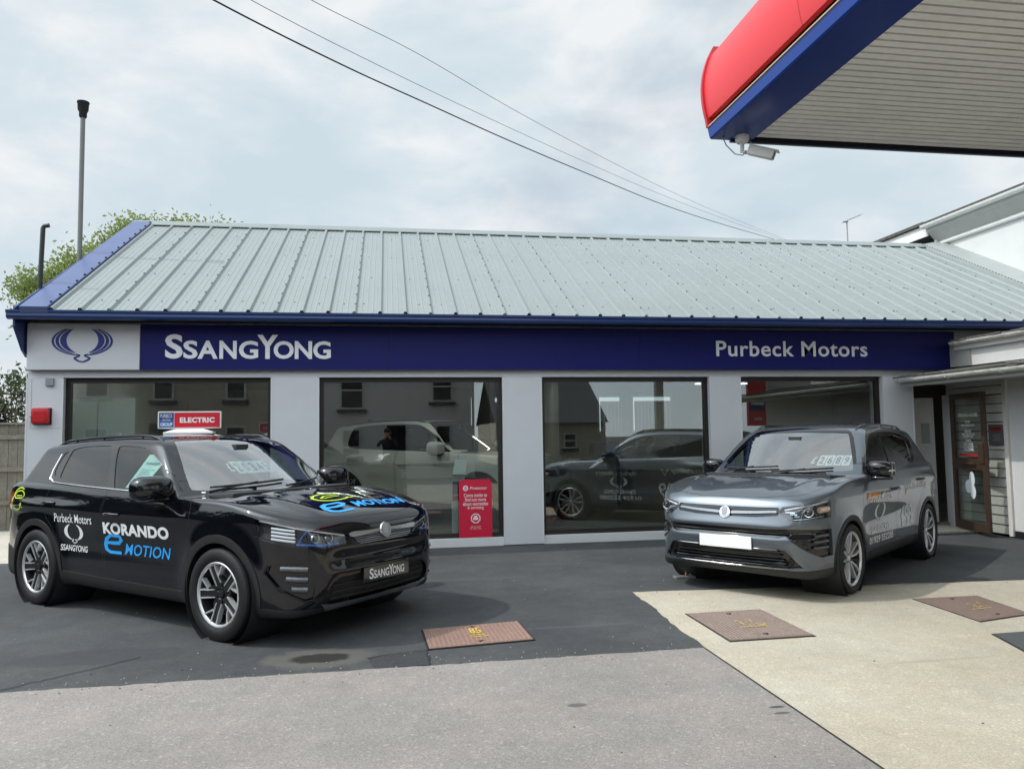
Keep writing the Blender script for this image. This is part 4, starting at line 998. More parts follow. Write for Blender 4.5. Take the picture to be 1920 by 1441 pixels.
def build_suv(name, label, cat, loc, heading, P, paint, res, group=None, detail=True):
    root = thing(name, label, cat, loc, heading, group)
    B = Body(P); B.mesh(res)
    wx, R = P['wx'], P['R']; ar = P['arch_r']
    side = lambda x, y, z, n: (y > .55) & (n[:, 1] > .15)
    anyc = None
    # underside
    B.region('under', 'xy', [(-3, -1), (3, -1), (3, 2), (-3, 2)], lambda x, y, z, n: (n[:, 2] < -.75) & (z < .4), it=0)
    for c in P['clad']: B.region('cladding', 'xz', c, lambda x, y, z, n: n[:, 2] < .8, only=['paint'])
    for sx in (1, -1):
        B.region('cladding', 'xz', circle2(sx*wx, R+.005, ar+P['lip'], 72), side, it=0)
        B.region('hole', 'xz', circle2(sx*wx, R+.005, ar, 72), lambda x, y, z, n: (y > .52), it=0)
    for nm, poly in P['doors']:
        B.region(nm, 'xz', poly, lambda x, y, z, n: (y > .5) & (n[:, 1] > .1), gap=.0045, only=['paint', 'seam'])
    up = lambda x, y, z, n: (z > .95) & (y > .35) & (n[:, 1] > .38)
    B.region('window_trim', 'xz', P['dlo'], up)
    for nm, poly in P['glass']: B.region(nm, 'xz', poly, up, it=2)
    B.region('screen_surround', 'yz', P['screen_trim'], lambda x, y, z, n: (x > .1) & (n[:, 0] > .22) & (z > 1.0), it=1, only=['paint'])
    B.region('windscreen', 'yz', P['screen'], lambda x, y, z, n: (x > .1) & (n[:, 0] > .2) & (z > 1.0), it=2)
    B.region('rear_window', 'yz', P['rear_screen'], lambda x, y, z, n: (x < -1.2) & (n[:, 0] < -.2) & (z > .9), it=2, only=['paint'])
    B.region('bonnet', 'xy', P['bonnet'], lambda x, y, z, n: (n[:, 2] > .35) & (z > .8) & (x > .8), gap=.0045, only=['paint', 'seam'])
    fr = lambda x, y, z, n: (x > P.get('front_x', 1.72)) & (n[:, 0] > .02)
    bk = lambda x, y, z, n: (x < -1.84) & (n[:, 0] < .02)
    for nm, poly, it, only in P['front']: B.region(nm, 'yz', poly, fr, it=it, only=only)
    for nm, poly, it in P['back']: B.region(nm, 'yz', poly, bk, it=it)
    B.finish()
    B.emit('body', ['paint', 'seam', 'under'], [paint, m_seam, m_clad], root, skirt=.03)
    B.emit('bonnet', ['bonnet'], [paint], root, skirt=.02)
    for nm, _ in P['doors']:
        ds = B.emit('door', [nm], [paint], root, skirt=.02, both=False)
        # handle on the belt side of each door
        hx, hz = P['handles'][nm]
        for d_, sd in zip(ds, (1, -1)):
            q = B.hit('xz', [hx-.11, hx, hx+.11], [hz, hz+.004, hz], 1)
            b = MB(); pts = [Vector((p[0], sd*(p[1]+o), p[2])) for p, o in zip(q, (.004, .030, .004))]
            b.tube([pts[0], pts[0].lerp(pts[1], .45)+Vector((0, sd*.014, 0)), pts[1], pts[1].lerp(pts[2], .55)+Vector((0, sd*.014, 0)), pts[2]], [.010, .013, .014, .013, .010], 8)
            b.build('handle', P.get('handle_mat', paint), d_, smooth=60)
    B.emit('cladding', ['cladding'], [m_clad], root, off=.006, skirt=.035)
    B.emit('window_trim', ['window_trim', 'screen_surround'], [m_gloss], root, off=-.001, skirt=.012)
    for nm, _ in P['glass']:
        B.emit('window', [nm], [m_privacy if nm in P['privacy'] else m_side], root, off=-.006, both=False)
    B.emit('windscreen', ['windscreen'], [m_screen], root, off=-.004)
    B.emit('rear_window', ['rear_window'], [m_privacy], root, off=-.004)
    B.emit('cabin_lining', ['paint', 'window_trim', 'screen_surround'], [m_trim], root, off=-.035, flip=True, cond=lambda x, y, z, n: (z > 1.0) & (x < 1.3) & (x > -2.1))
    for nm, obn, mt, off, sk, both in P['emit']:
        B.emit(obn, [nm], [mt], root, off=off, skirt=sk, both=both)
    # wheels and wells
    for sx in (1, -1):
        for sd in (1, -1):
            make_wheel(root, sx*wx, sd*(P['track']-P['tw']/2), R, P['rim'], P['tw'], P['wheel'], sd, P['silver'])
            b = MB(); b.lathe([(ar+.012, sd*(P['track']-.01)), (ar+.03, sd*.5), (.05, sd*.48)], 'y', c=(sx*wx, 0, R+.005), seg=40)
            b.build('wheel_well', m_clad, root, smooth=60)
    # cabin
    z0 = P['seat_z']
    b = MB(); b.box(-1.85, 1.0, -.70, .70, .45, .55); b.box(-1.95, -1.25, -.68, .68, .55, z0+.10); b.build('cabin_floor', m_trim, root, bevel=.03)
    b = MB(); b.hexa([(.62, -.70, .74), (1.16, -.70, .80), (1.16, .70, .80), (.62, .70, .74)], [(.60, -.72, z0+.13), (1.20, -.66, z0+.165), (1.20, .66, z0+.165), (.60, .72, z0+.13)])
    b.box(.60, .80, -.58, -.20, z0+.12, z0+.20); b.build('dashboard', m_trim, root, bevel=.03, smooth=40)
    for sx, cnt in ((.05, 2), (-.85, 2)):
        for sy in ((-.37, .37) if cnt == 2 else ()):
            b = MB(); b.box(sx-.22, sx+.28, sy-.24, sy+.24, .55, z0-.30)
            b.hexa([(sx-.24, sy-.24, z0-.35), (sx-.10, sy-.24, z0-.35), (sx-.10, sy+.24, z0-.35), (sx-.24, sy+.24, z0-.35)],
                   [(sx-.44, sy-.20, z0+.20), (sx-.34, sy-.20, z0+.20), (sx-.34, sy+.20, z0+.20), (sx-.44, sy+.20, z0+.20)])
            b.box(sx-.47, sx-.38, sy-.13, sy+.13, z0+.26, z0+.42); b.tube([(sx-.42, sy-.05, z0+.15), (sx-.43, sy-.05, z0+.3)], .008); b.tube([(sx-.42, sy+.05, z0+.15), (sx-.43, sy+.05, z0+.3)], .008)
            b.build('seat', m_seat, root, bevel=.035, smooth=50, seg=3)
    b = MB(); cx, cz = .47, z0+.05; dr = Vector((-.9, 0, .42)).normalized(); e1 = Vector((0, 1, 0)); e2 = dr.cross(e1)
    ring = [Vector((cx, -.37, cz))+(e1*math.cos(a)+e2*math.sin(a))*.18 for a in [2*math.pi*i/28 for i in range(29)]]
    b.tube(ring, .015, 8, caps=False); b.tube([ring[0], ring[14]], .016); b.tube([Vector((cx, -.37, cz)), Vector((cx+.25, -.37, cz-.08))], .035); b.build('steering_wheel', m_trim, root, smooth=60)
    b = MB(); mz = P['mirror_in']; b.box(mz[0]-.02, mz[0]+.015, -.12, .12, mz[1]-.04, mz[1]+.03); b.tube([(mz[0], 0, mz[1]), (mz[0]+.07, 0, mz[1]+.08)], .014); b.box(mz[0]+.05, mz[0]+.16, -.07, .07, mz[1]+.03, mz[1]+.09)
    b.build('rear_view_mirror', m_trim, root, bevel=.01)
    # door mirrors
    for sd in (1, -1):
        mx_, my_, mz_ = P['mirror']; ms = P.get('mirror_scale', 1.0)
        b = MB()
        def shp(q):
            t_ = q.x/.11; return Vector((q.x*(1-.12*abs(q.y)/.12)+(.02 if q.x > 0 else 0), q.y, q.z*(1-.10*max(0, t_))))
        ellip(b, (mx_, sd*(my_+.135*ms), mz_), (.092*ms**.5, .135*ms, .090*ms**.5), 3.0, 28, 16, 0, shp)
        o = b.build('door_mirror', P.get('mirror_mat', paint), root, smooth=80)
        b = MB(); ellip(b, (mx_+.005, sd*(my_+.125), mz_-.088), (.080, .118, .022), 3.0, 24, 8)
        b.tube([(mx_+.02, sd*(my_-.05), mz_-.105), (mx_+.015, sd*(my_+.04), mz_-.10), (mx_, sd*(my_+.10), mz_-.09)], [.034, .028, .024], 10)
        b.build('mirror_base', m_gloss, o, smooth=80)
        b = MB(); b.box(mx_-.088, mx_-.084, min(sd*(my_+.035), sd*(my_+.235)), max(sd*(my_+.035), sd*(my_+.235)), mz_-.06, mz_+.062); b.build('mirror_glass', m_chrome, o, bevel=.001)
        if detail:
            b = MB(); b.tube([(mx_+.088, sd*(my_+.06), mz_-.022), (mx_+.092, sd*(my_+.15), mz_-.018), (mx_+.06, sd*(my_+.235), mz_-.014), (mx_+.01, sd*(my_+.259), mz_-.012)], .009, 8); b.build('indicator', m_lens if False else m_reflector, o, smooth=60)
    # roof rails
    for sd in (1, -1):
        q = B.hit('xy', np.linspace(*P['rail_x'], 12), np.full(12, P['rail_y'])-np.linspace(0, .03, 12)[::-1]*0, 1)
        b = MB(); pts = [Vector((p[0], sd*p[1], p[2]+(.020 if 0 < i < 11 else -.004))) for i, p in enumerate(q)]
        b.tube(pts, .011, 8)
        for i in (2, 6, 9): b.tube([pts[i], pts[i]-Vector((0, 0, .025))], .009, 6)
        b.build('roof_rail', P['rail_mat'], root, smooth=60)
    # fin aerial and wipers
    q = B.hit('xy', [P['fin_x']], [0.0], 1)[0]
    b = MB(); b.hexa([(q[0]-.09, -.022, q[2]-.006), (q[0]+.09, -.016, q[2]-.006), (q[0]+.09, .016, q[2]-.006), (q[0]-.09, .022, q[2]-.006)],
                     [(q[0]-.085, -.004, q[2]+.065), (q[0]-.055, -.003, q[2]+.062), (q[0]-.055, .003, q[2]+.062), (q[0]-.085, .004, q[2]+.065)]); b.build('fin_aerial', m_gloss, root, bevel=.006, smooth=50)
    if detail:
        for y0, y1, z1 in ((-.62, .02, P['wiper_z']), (-.02, .55, P['wiper_z']-.015)):
            q = B.hit('yz', np.linspace(y0, y1, 8), np.linspace(z1, z1+.035, 8), 1); b = MB()
            b.tube([Vector(p)+Vector((.012, 0, .012)) for p in q], .009, 6); b.tube([Vector(q[0])+Vector((.03, -.02, -.02)), Vector(q[4])+Vector((.022, 0, .022))], .008, 6)
            b.build('wiper', m_clad, root, smooth=60)
    return root, B
def gauss(v, c, w): return np.exp(-((v-c)/w)**2)
def korando():
    wx, R = 1.3375, .35
    P = dict(wx=wx, R=R, arch_r=.385, lip=.062, track=.915, tw=.225, rim=.243, wheel='angular', silver=m_alloy,
        lo=(-2.36, 0, .14), hi=(2.34, 1.0, 1.72))
    P['low_side'] = [(-2.00,.21),(-2.14,.27),(-2.20,.42),(-2.225,.62),(-2.215,.78),(-2.19,.95),(-2.13,1.10),(-2.0,1.17),(-1.5,1.16),(-.6,1.11),(.4,1.085),(1.05,1.085),(1.25,1.085),(1.55,1.065),(1.85,1.015),(2.04,.965),(2.14,.925),(2.195,.865),(2.22,.76),(2.232,.60),(2.225,.42),(2.17,.29),(2.06,.205),(1.5,.20),(-1.5,.20)]
    P['glass_side'] = [(1.42,.90),(1.09,1.09),(.68,1.345),(.40,1.51),(.27,1.568),(.06,1.608),(-.4,1.628),(-.9,1.618),(-1.35,1.588),(-1.68,1.552),(-1.84,1.53),(-1.87,1.50),(-1.93,1.38),(-2.10,1.13),(-2.24,.90)]
    P['low_sect'] = [(-.5,.20),(.72,.20),(.81,.215),(.862,.27),(.884,.40),(.897,.55),(.906,.70),(.920,.86),(.927,.905),(.927,.92),(.916,.94),(.885,1.01),(.864,1.07),(.855,1.095),(.83,1.115),(.76,1.16),(.6,1.25),(-.5,1.28)]
    P['glass_sect'] = [(-.5,.85),(.93,.85),(.905,.96),(.875,1.06),(.835,1.15),(.775,1.29),(.715,1.42),(.665,1.515),(.615,1.575),(.53,1.615),(.35,1.645),(-.5,1.65)]
    P['plan'] = [(2.30,-.5),(2.30,.38),(2.24,.56),(2.12,.70),(1.94,.82),(1.7,.892),(1.3,.928),(0,.924),(-1.3,.928),(-1.65,.912),(-1.92,.868),(-2.09,.79),(-2.19,.64),(-2.235,.42),(-2.26,-.5)]
    P.update(bow=(.075,.11), rbow=(.05,.08), bow_x=(.9,2.0), crown=.035, k_sh=.045, k_pl=.10, gbow=.20, rcrown=.03, k_g=.07, k_join=.03, gtaper=.05)
    def hollow(x, y, z): return .020*gauss(z,.60,.14)*sstep(.6,.8,y)*sstep(-1.15,-.7,x)*sstep(1.1,.75,x)
    def flare(x, y, z):
        s = 0
        for sx in (1,-1): s = s-.016*gauss(np.sqrt((x-sx*wx)**2+(z-.36)**2),.42,.09)*sstep(.66,.80,y)
        return s
    def haunch(x, y, z): return -.016*gauss(z,.93-.0*x,.045)*sstep(.6,.8,y)*sstep(-.2,-1.2,x)*sstep(-2.2,-1.7,x)
    def hoodline(x, y, z): return (-.010*gauss(y,.56-.06*(x-1.2),.07)+.006*gauss(y,.30-.04*(x-1.2),.10))*sstep(1.15,1.4,x)*sstep(.85,.92,z)*sstep(2.15,1.9,x)
    def nose(x, y, z): return .018*gauss(z,.615,.06)*sstep(1.9,2.1,x)*sstep(.62,.45,y) + .022*gauss(z,.40,.09)*sstep(1.9,2.1,x)*sstep(.60,.45,y)
    P['feat'] = [hollow, flare, haunch, hoodline, nose]
    P['clad'] = [[(-1.3,.1),(1.3,.1),(1.3,.34),(.9,.325),(-.9,.345),(-1.3,.38)], [(1.2,.1),(2.5,.1),(2.5,.27),(1.95,.275),(1.6,.30),(1.2,.36)], [(-1.2,.1),(-1.2,.5),(-1.65,.46),(-1.95,.52),(-2.5,.54),(-2.5,.1)]]
    P['doors'] = [('front_door', [(-.20,1.15),(-.235,.9),(-.24,.5),(-.20,.35),(.80,.34),(.90,.42),(.965,.62),(.99,.90),(.96,1.06),(.80,1.2)]),
                  ('rear_door', [(-.23,1.15),(-.265,.9),(-.27,.5),(-.24,.355),(-.84,.365),(-.90,.50),(-1.02,.72),(-1.20,.86),(-1.24,1.00),(-1.10,1.2)])]
    P['handles'] = {'front_door': (-.07,.895), 'rear_door': (-1.12,.96)}
    P['dlo'] = [(.92,1.075),(.50,1.30),(.20,1.455),(.05,1.495),(-.35,1.512),(-.9,1.505),(-1.25,1.475),(-1.335,1.44),(-1.36,1.25),(-1.335,1.17),(-1.22,1.135),(-.6,1.11),(.3,1.085)]
    P['glass'] = [('front_window', [(.78,1.10),(.78,1.12),(.47,1.285),(.16,1.425),(.02,1.465),(-.36,1.480),(-.41,1.46),(-.17,1.12),(-.13,1.107),(.3,1.10)]),
                  ('rear_side_window', [(-.27,1.123),(-.50,1.46),(-.53,1.48),(-.75,1.480),(-1.0,1.472),(-1.16,1.452),(-1.195,1.43),(-1.19,1.21),(-1.15,1.165),(-.6,1.13),(-.31,1.12)]),
                  ('quarter_window', [(-1.225,1.19),(-1.225,1.43),(-1.30,1.42),(-1.325,1.38),(-1.335,1.25),(-1.30,1.20)])]
    P['privacy'] = ('rear_side_window', 'quarter_window')
    P['screen_trim'] = [(-1,1.02),(.80,1.06),(.70,1.30),(.575,1.525),(.45,1.57),(-1,1.59)]
    P['screen'] = [(-1.5,1.085),(.40,1.09),(.72,1.105),(.735,1.12),(.655,1.30),(.545,1.505),(.50,1.525),(-1.5,1.56)]
    P['rear_screen'] = [(-1.5,1.15),(.60,1.16),(.66,1.18),(.55,1.45),(.50,1.47),(-1.5,1.49)]
    P['bonnet'] = [(1.13,-1.5),(1.10,.40),(.93,.74),(1.45,.775),(1.80,.76),(2.02,.66),(2.10,.45),(2.155,.2),(2.16,-1.5)]
    P['front'] = [
        ('grille', [(-1,.700),(.24,.702),(.33,.728),(.385,.782),(-1,.79)], 0, None),
        ('grille_bar', [(.05,.783),(.2,.776),(.35,.768),(.405,.785),(.36,.808),(.2,.803),(.05,.803)], 0, None),
        ('headlight', [(.37,.785),(.55,.832),(.75,.880),(.95,.965),(.95,.90),(.86,.775),(.79,.735),(.62,.718),(.47,.722)], 0, None),
        ('lower_grille', [(-1,.27),(.50,.28),(.60,.33),(.56,.44),(.44,.50),(-1,.50)], 1, None),
        ('fog_pocket', [(.66,.345),(.72,.335),(.82,.42),(.865,.54),(.85,.61),(.69,.63)], 1, None),
        ('skid', [(-1,.225),(.52,.235),(.60,.30),(.50,.285),(-1,.272)], 0, None)]
    P['back'] = [('tail_light', [(.42,.93),(.62,.90),(.99,.86),(.99,1.02),(.70,1.04),(.45,1.02)], 1)]
    P['emit'] = [('grille', 'grille', m_gloss, -.012, .02, True), ('headlight', 'headlight', m_lens, 0.0, 0, False), ('lower_grille', 'lower_grille', m_clad, -.03, .0, True),
                 ('fog_pocket', 'fog_light', m_gloss, -.02, .0, False), ('skid', 'skid_plate', m_chrome, .003, .01, True), ('tail_light', 'tail_light', m_red_lamp, .002, .01, False), ('grille_bar', 'grille_bar', m_chrome, .006, .012, True)]
    P.update(seat_z=.93, mirror_in=(.31,1.385), mirror=(.62,.83,1.135), mirror_scale=1.25, rail_x=(.15,-1.55), rail_y=.585, rail_mat=m_gloss, fin_x=-1.45, wiper_z=1.115)
    P['glass_side'] = [(x, z-.065*max(0, z-1.1)) for x, z in P['glass_side']]; P['glass_sect'] = [(y, z-.065*max(0, z-1.1)) for y, z in P['glass_sect']]
    return P

def tivoli():
    wx, R = 1.30, .325
    P = dict(wx=wx, R=R, arch_r=.352, lip=.048, track=.885, tw=.21, rim=.248, wheel='petal', silver=m_alloy, lo=(-2.25, 0, .12), hi=(2.28, .98, 1.70))
    P['low_side'] = [(-1.88,.22),(-2.02,.28),(-2.07,.42),(-2.085,.60),(-2.06,.80),(-2.03,.98),(-1.98,1.10),(-1.85,1.17),(-1.4,1.16),(-.5,1.12),(.4,1.085),(.95,1.085),(1.15,1.08),(1.45,1.06),(1.78,1.005),(1.93,.965),(2.02,.92),(2.07,.85),(2.10,.74),(2.14,.64),(2.15,.55),(2.14,.42),(2.11,.29),(2.02,.20),(1.5,.19),(-1.5,.20)]
    P['glass_side'] = [(1.32,.90),(.99,1.09),(.60,1.335),(.30,1.508),(.17,1.557),(-.02,1.588),(-.4,1.61),(-.9,1.60),(-1.30,1.572),(-1.55,1.545),(-1.68,1.52),(-1.71,1.49),(-1.78,1.37),(-1.95,1.13),(-2.08,.90)]
    P['low_sect'] = [(-.5,.195),(.70,.195),(.785,.21),(.832,.27),(.850,.40),(.862,.55),(.870,.68),(.886,.82),(.897,.885),(.897,.90),(.886,.92),(.860,.99),(.838,1.055),(.826,1.085),(.80,1.105),(.73,1.15),(.6,1.25),(-.5,1.28)]
    P['glass_sect'] = [(-.5,.85),(.90,.85),(.878,.96),(.850,1.06),(.810,1.15),(.755,1.29),(.700,1.41),(.655,1.50),(.605,1.56),(.53,1.597),(.35,1.622),(-.5,1.63)]
    P['plan'] = [(2.22,-.5),(2.22,.37),(2.155,.55),(2.03,.69),(1.87,.80),(1.62,.878),(1.25,.895),(0,.892),(-1.25,.897),(-1.55,.885),(-1.78,.84),(-1.95,.76),(-2.05,.62),(-2.09,.42),(-2.11,-.5)]
    P.update(bow=(.06,.10), rbow=(.04,.07), bow_x=(.9,1.9), crown=.030, k_sh=.032, k_pl=.085, gbow=.17, rcrown=.025, k_g=.055, k_join=.028, gtaper=.05)
    def hollow(x, y, z): return .022*gauss(z,.62-.0*x,.13)*sstep(.6,.78,y)*sstep(-1.1,-.6,x)*sstep(1.05,.7,x)
    def flare(x, y, z):
        s = 0
        for sx in (1,-1): s = s-.016*gauss(np.sqrt((x-sx*wx)**2+(z-.33)**2),.39,.085)*sstep(.64,.78,y)
        return s
    def haunch(x, y, z): return -.022*gauss(z,.97+.05*(x+1.2),.055)*sstep(.6,.78,y)*sstep(-.5,-1.1,x)*sstep(-2.1,-1.6,x)
    def hoodline(x, y, z): return (-.012*gauss(y,.60-.10*(x-1.2),.06)+.006*gauss(y,.34-.05*(x-1.2),.10))*sstep(1.1,1.35,x)*sstep(.85,.92,z)*sstep(2.05,1.8,x)
    def band(x, y, z): return .030*gauss(z,.615,.035)*sstep(1.8,2.0,x) + .035*gauss(z,.38,.06)*sstep(1.85,2.0,x)*sstep(.66,.5,y)
    P['feat'] = [hollow, flare, haunch, hoodline, band]
    P['clad'] = [[(-1.3,.1),(1.3,.1),(1.3,.33),(.9,.325),(-.9,.335),(-1.3,.36)], [(1.2,.1),(2.5,.1),(2.5,.275),(1.95,.285),(1.6,.30),(1.2,.34)], [(-1.2,.1),(-1.2,.45),(-1.6,.44),(-1.9,.50),(-2.5,.52),(-2.5,.1)]]
    P['doors'] = [('front_door', [(-.13,1.15),(-.165,.9),(-.17,.5),(-.13,.34),(.78,.335),(.87,.42),(.93,.62),(.95,.88),(.92,1.05),(.78,1.2)]),
                  ('rear_door', [(-.16,1.15),(-.195,.9),(-.20,.5),(-.17,.345),(-.80,.35),(-.88,.50),(-.98,.70),(-1.12,.86),(-1.16,1.00),(-1.02,1.2)])]
    P['handles'] = {'front_door': (.0,.905), 'rear_door': (-.98,.95)}; P['handle_mat'] = m_gloss; P['mirror_mat'] = m_gloss; P['mirror_scale'] = .88
    P['dlo'] = [(.85,1.07),(.44,1.29),(.13,1.445),(-.05,1.49),(-.35,1.507),(-.9,1.50),(-1.26,1.45),(-1.44,1.405),(-1.40,1.32),(-1.28,1.20),(-1.16,1.14),(-.6,1.115),(.3,1.085)]
    P['glass'] = [('front_window', [(.69,1.10),(.69,1.12),(.41,1.275),(.10,1.415),(-.04,1.458),(-.25,1.472),(-.295,1.45),(-.14,1.125),(-.10,1.11),(.3,1.10)]),
                  ('rear_side_window', [(-.24,1.13),(-.38,1.452),(-.41,1.475),(-.60,1.476),(-.95,1.458),(-1.22,1.405),(-1.26,1.38),(-1.13,1.19),(-1.07,1.16),(-.6,1.138),(-.28,1.125)])]
    P['privacy'] = ('rear_side_window',)
    P['screen_trim'] = [(-1,1.02),(.77,1.06),(.68,1.29),(.565,1.50),(.45,1.545),(-1,1.57)]
    P['screen'] = [(-1.5,1.095),(.40,1.10),(.70,1.115),(.715,1.13),(.64,1.29),(.535,1.485),(.49,1.505),(-1.5,1.54)]
    P['rear_screen'] = [(-1.5,1.15),(.58,1.16),(.64,1.18),(.53,1.43),(.48,1.45),(-1.5,1.47)]
    P['bonnet'] = [(1.03,-1.5),(1.0,.40),(.85,.72),(1.35,.755),(1.70,.745),(1.90,.66),(1.975,.45),(2.02,.2),(2.025,-1.5)]
    P['front'] = [
        ('grille', [(-1,.730),(.30,.745),(.50,.765),(.515,.800),(.50,.835),(.30,.832),(-1,.825)], 0, None),
        ('grille_bar', [(.06,.765),(.30,.775),(.485,.792),(.485,.808),(.30,.798),(.06,.790)], 0, None),
        ('headlight', [(.50,.800),(.535,.845),(.72,.868),(.95,.930),(.95,.83),(.86,.745),(.68,.728),(.60,.725)], 0, None),
        ('slot', [(-1,.572),(.52,.568),(.60,.60),(.90,.62),(.90,.64),(.62,.652),(.50,.648),(-1,.650)], 0, None),
        ('fog_pocket', [(.56,.60),(.60,.635),(.90,.64),(.90,.43),(.80,.395),(.70,.47)], 0, None),
        ('lower_grille', [(-1,.285),(.55,.288),(.69,.315),(.63,.39),(.565,.465),(.50,.474),(-1,.478)], 0, None)]
    P['back'] = [('tail_light', [(.50,.86),(.99,.84),(.99,1.08),(.72,1.08),(.60,1.0)], 1)]
    P['emit'] = [('grille', 'grille', m_gloss, -.012, .02, True), ('grille_bar', 'grille_bar', m_dkchrome, .006, .012, True), ('headlight', 'headlight', m_lens, 0.0, 0, False), ('slot', 'air_slot', m_gloss, -.025, 0, True), ('lower_grille', 'lower_grille', m_gloss, -.035, 0, True),
                 ('fog_pocket', 'fog_light', m_gloss, -.03, 0, False), ('tail_light', 'tail_light', m_red_lamp, .002, .01, False)]
    P.update(seat_z=.93, mirror_in=(.26,1.37), mirror=(.54,.80,1.13), rail_x=(.15,-1.40), rail_y=.57, rail_mat=m_gloss, fin_x=-1.35, wiper_z=1.11)
    return P
# ------------------------------------------------------------------ the two cars outside
def orient_front(B, y, z):
    p = B.hit('yz', [y], [z], 1)[0]; n = B.normals(np.array([p]))[0]; return Vector(p), Vector(n)
def frame_at(p, n):
    zax = n.normalized(); x = Vector((0, 1, 0)); x = (x-zax*x.dot(zax)).normalized(); y = zax.cross(x)
    return lambda u, v, w: p+x*u+y*v+zax*w            # u to the car's left, v up
def disc(b, f, r, w0, w1, n=32, m=0):
    V = [f(r*math.cos(2*math.pi*i/n), r*math.sin(2*math.pi*i/n), w0) for i in range(n)]+[f(r*.93*math.cos(2*math.pi*i/n), r*.93*math.sin(2*math.pi*i/n), w1) for i in range(n)]
    b.add(V, [tuple(range(n, 2*n))]+[(i, (i+1) % n, n+(i+1) % n, n+i) for i in range(n)], m)
def badge(root, B, z, r=.062):
    p, n = orient_front(B, 0, z); f = frame_at(p, n); b = MB()
    disc(b, f, r, .002, .012, m=0); disc(b, f, r*.86, .012, .0125, m=1)
    e = emblem(solid=True); vs = [((u)*r*1.75, (v+.08)*r*1.75) for u, v in e[0]]; b.add([f(u, v, .0145) for u, v in vs], e[1], 0)
    b.build('badge', [m_chrome, m_greyplastic], root, smooth=30)
def plate(root, B, z, m, off=.012, w=.52, h=.112, text=None, y=0):
    q = B.hit('yz', [y, y, y], [z-h/2, z, z+h/2], 1); x = max(p[0] for p in q)+off
    b = MB(); b.box(x, x+.006, y-w/2, y+w/2, z-h/2, z+h/2); o = b.build('number_plate', m, root, bevel=.003)
    if text:
        vf = fit(text, -w*.44, w*.44, -h*.30, h*.30); place2(vf, lambda u, v: (x+.0075, y+u, z+v), 'plate_lettering', m_white_vinyl, o)
    return o
def lamp_guts(root, B, strip, projs, extra=()):
    for sd in (1, -1):
        b = MB()
        for pts, r, mi in strip:
            q = B.path3('yz', pts, 1, -.018); b.tube([Vector((p[0], sd*p[1], p[2])) for p in q], r, 6, mi)
        for y, z, r in projs:
            p, n = orient_front(B, y, z); c = p-Vector((.045, 0, 0)); c.y *= sd
            b.lathe([(r*1.25, .0), (r*1.15, .014), (r, .012), (r*.97, .0)], 'x', c=c, seg=24, m=0); b.lathe([(r*.97, -.005), (r*.8, .012), (r*.4, .022), (0, .025)], 'x', c=c, seg=24, m=1)
        o = b.build('lamp_internals', [m_reflector, m_gloss, m_amber, m_bluelens, m_led], root, smooth=50)
m_housing = mat('lamp_housing_dark', (.10, .105, .115), .22, .9)
m_dkchrome = mat('dark_chrome', (.36, .37, .39), .22, 1.0)
m_fog = mat('fog_reflector', (.14, .145, .155), .4, .6, noise=.3, nscale=60)
m_led = mat('white_led_strip', (.85, .88, .92), .25)
def backing(B, root, name):
    B.emit('lamp_housing', [name], [m_housing], root, off=-.05, both=False)

def mapper(u0, u1, z0, z1, w, sd):
    """decal box on the flank: text runs towards the nose on the right side, towards the tail on the left"""
    pass
def flank(B, root, name, vf, xa, xb, za, zb, sd, m, slant=0.0, off=.003):
    """xa: where the text starts, xb: where it ends"""
    vf = fit(vf, 0, 1, 0, 1)
    return B.decal(name, vf, lambda u, v: (xa+(xb-xa)*u, za+(zb-za)*v+slant*u), 'xz', sd, m, root, off)

# --- black car, nose towards the street on the camera's right
KH = rad(-41.4)
kor, KB = build_suv('parked_car', 'glossy black crossover with lime, white and blue lettering and a red roof sign', 'car', (-1.68, 7.69, 0), KH, korando(), m_black_paint, .0165, 'cars parked on the forecourt')
badge(kor, KB, .787)
ko = plate(kor, KB, .465, m_gloss, .004, .53, .115)
qx = max(v.co.x for v in ko.data.vertices)
pcs = []
for ch, a, b_, h in (('S', 0, .115, 1), ('S', .12, .205, .78), ('A', .205, .32, .78), ('N', .325, .435, .78), ('G', .445, .555, .78), ('Y', .545, .68, 1), ('O', .655, .775, .78), ('N', .785, .885, .78), ('G', .895, 1, .78)):
    pcs.append(fit(text_mesh(ch, 1, .02), -.205+.41*a, -.205+.41*b_, -.038, -.038+.080*h))
place2(join2(*pcs), lambda u, v: (qx+.0015, u, .465+v), 'plate_lettering', m_white_vinyl, ko)
backing(KB, kor, 'headlight')
lamp_guts(kor, KB, [([(.42, .790), (.58, .826), (.76, .868), (.87, .92)], .006, 4), ([(.48, .735), (.62, .732), (.76, .745)], .009, 3), ([(.70, .85), (.735, .80), (.75, .75)], .006, 3)]+[([(.765, .845-.026*k), (.80, .852-.026*k), (.845, .865-.026*k)], .009, 4) for k in range(4)], [(.54, .775, .030), (.64, .785, .030)])
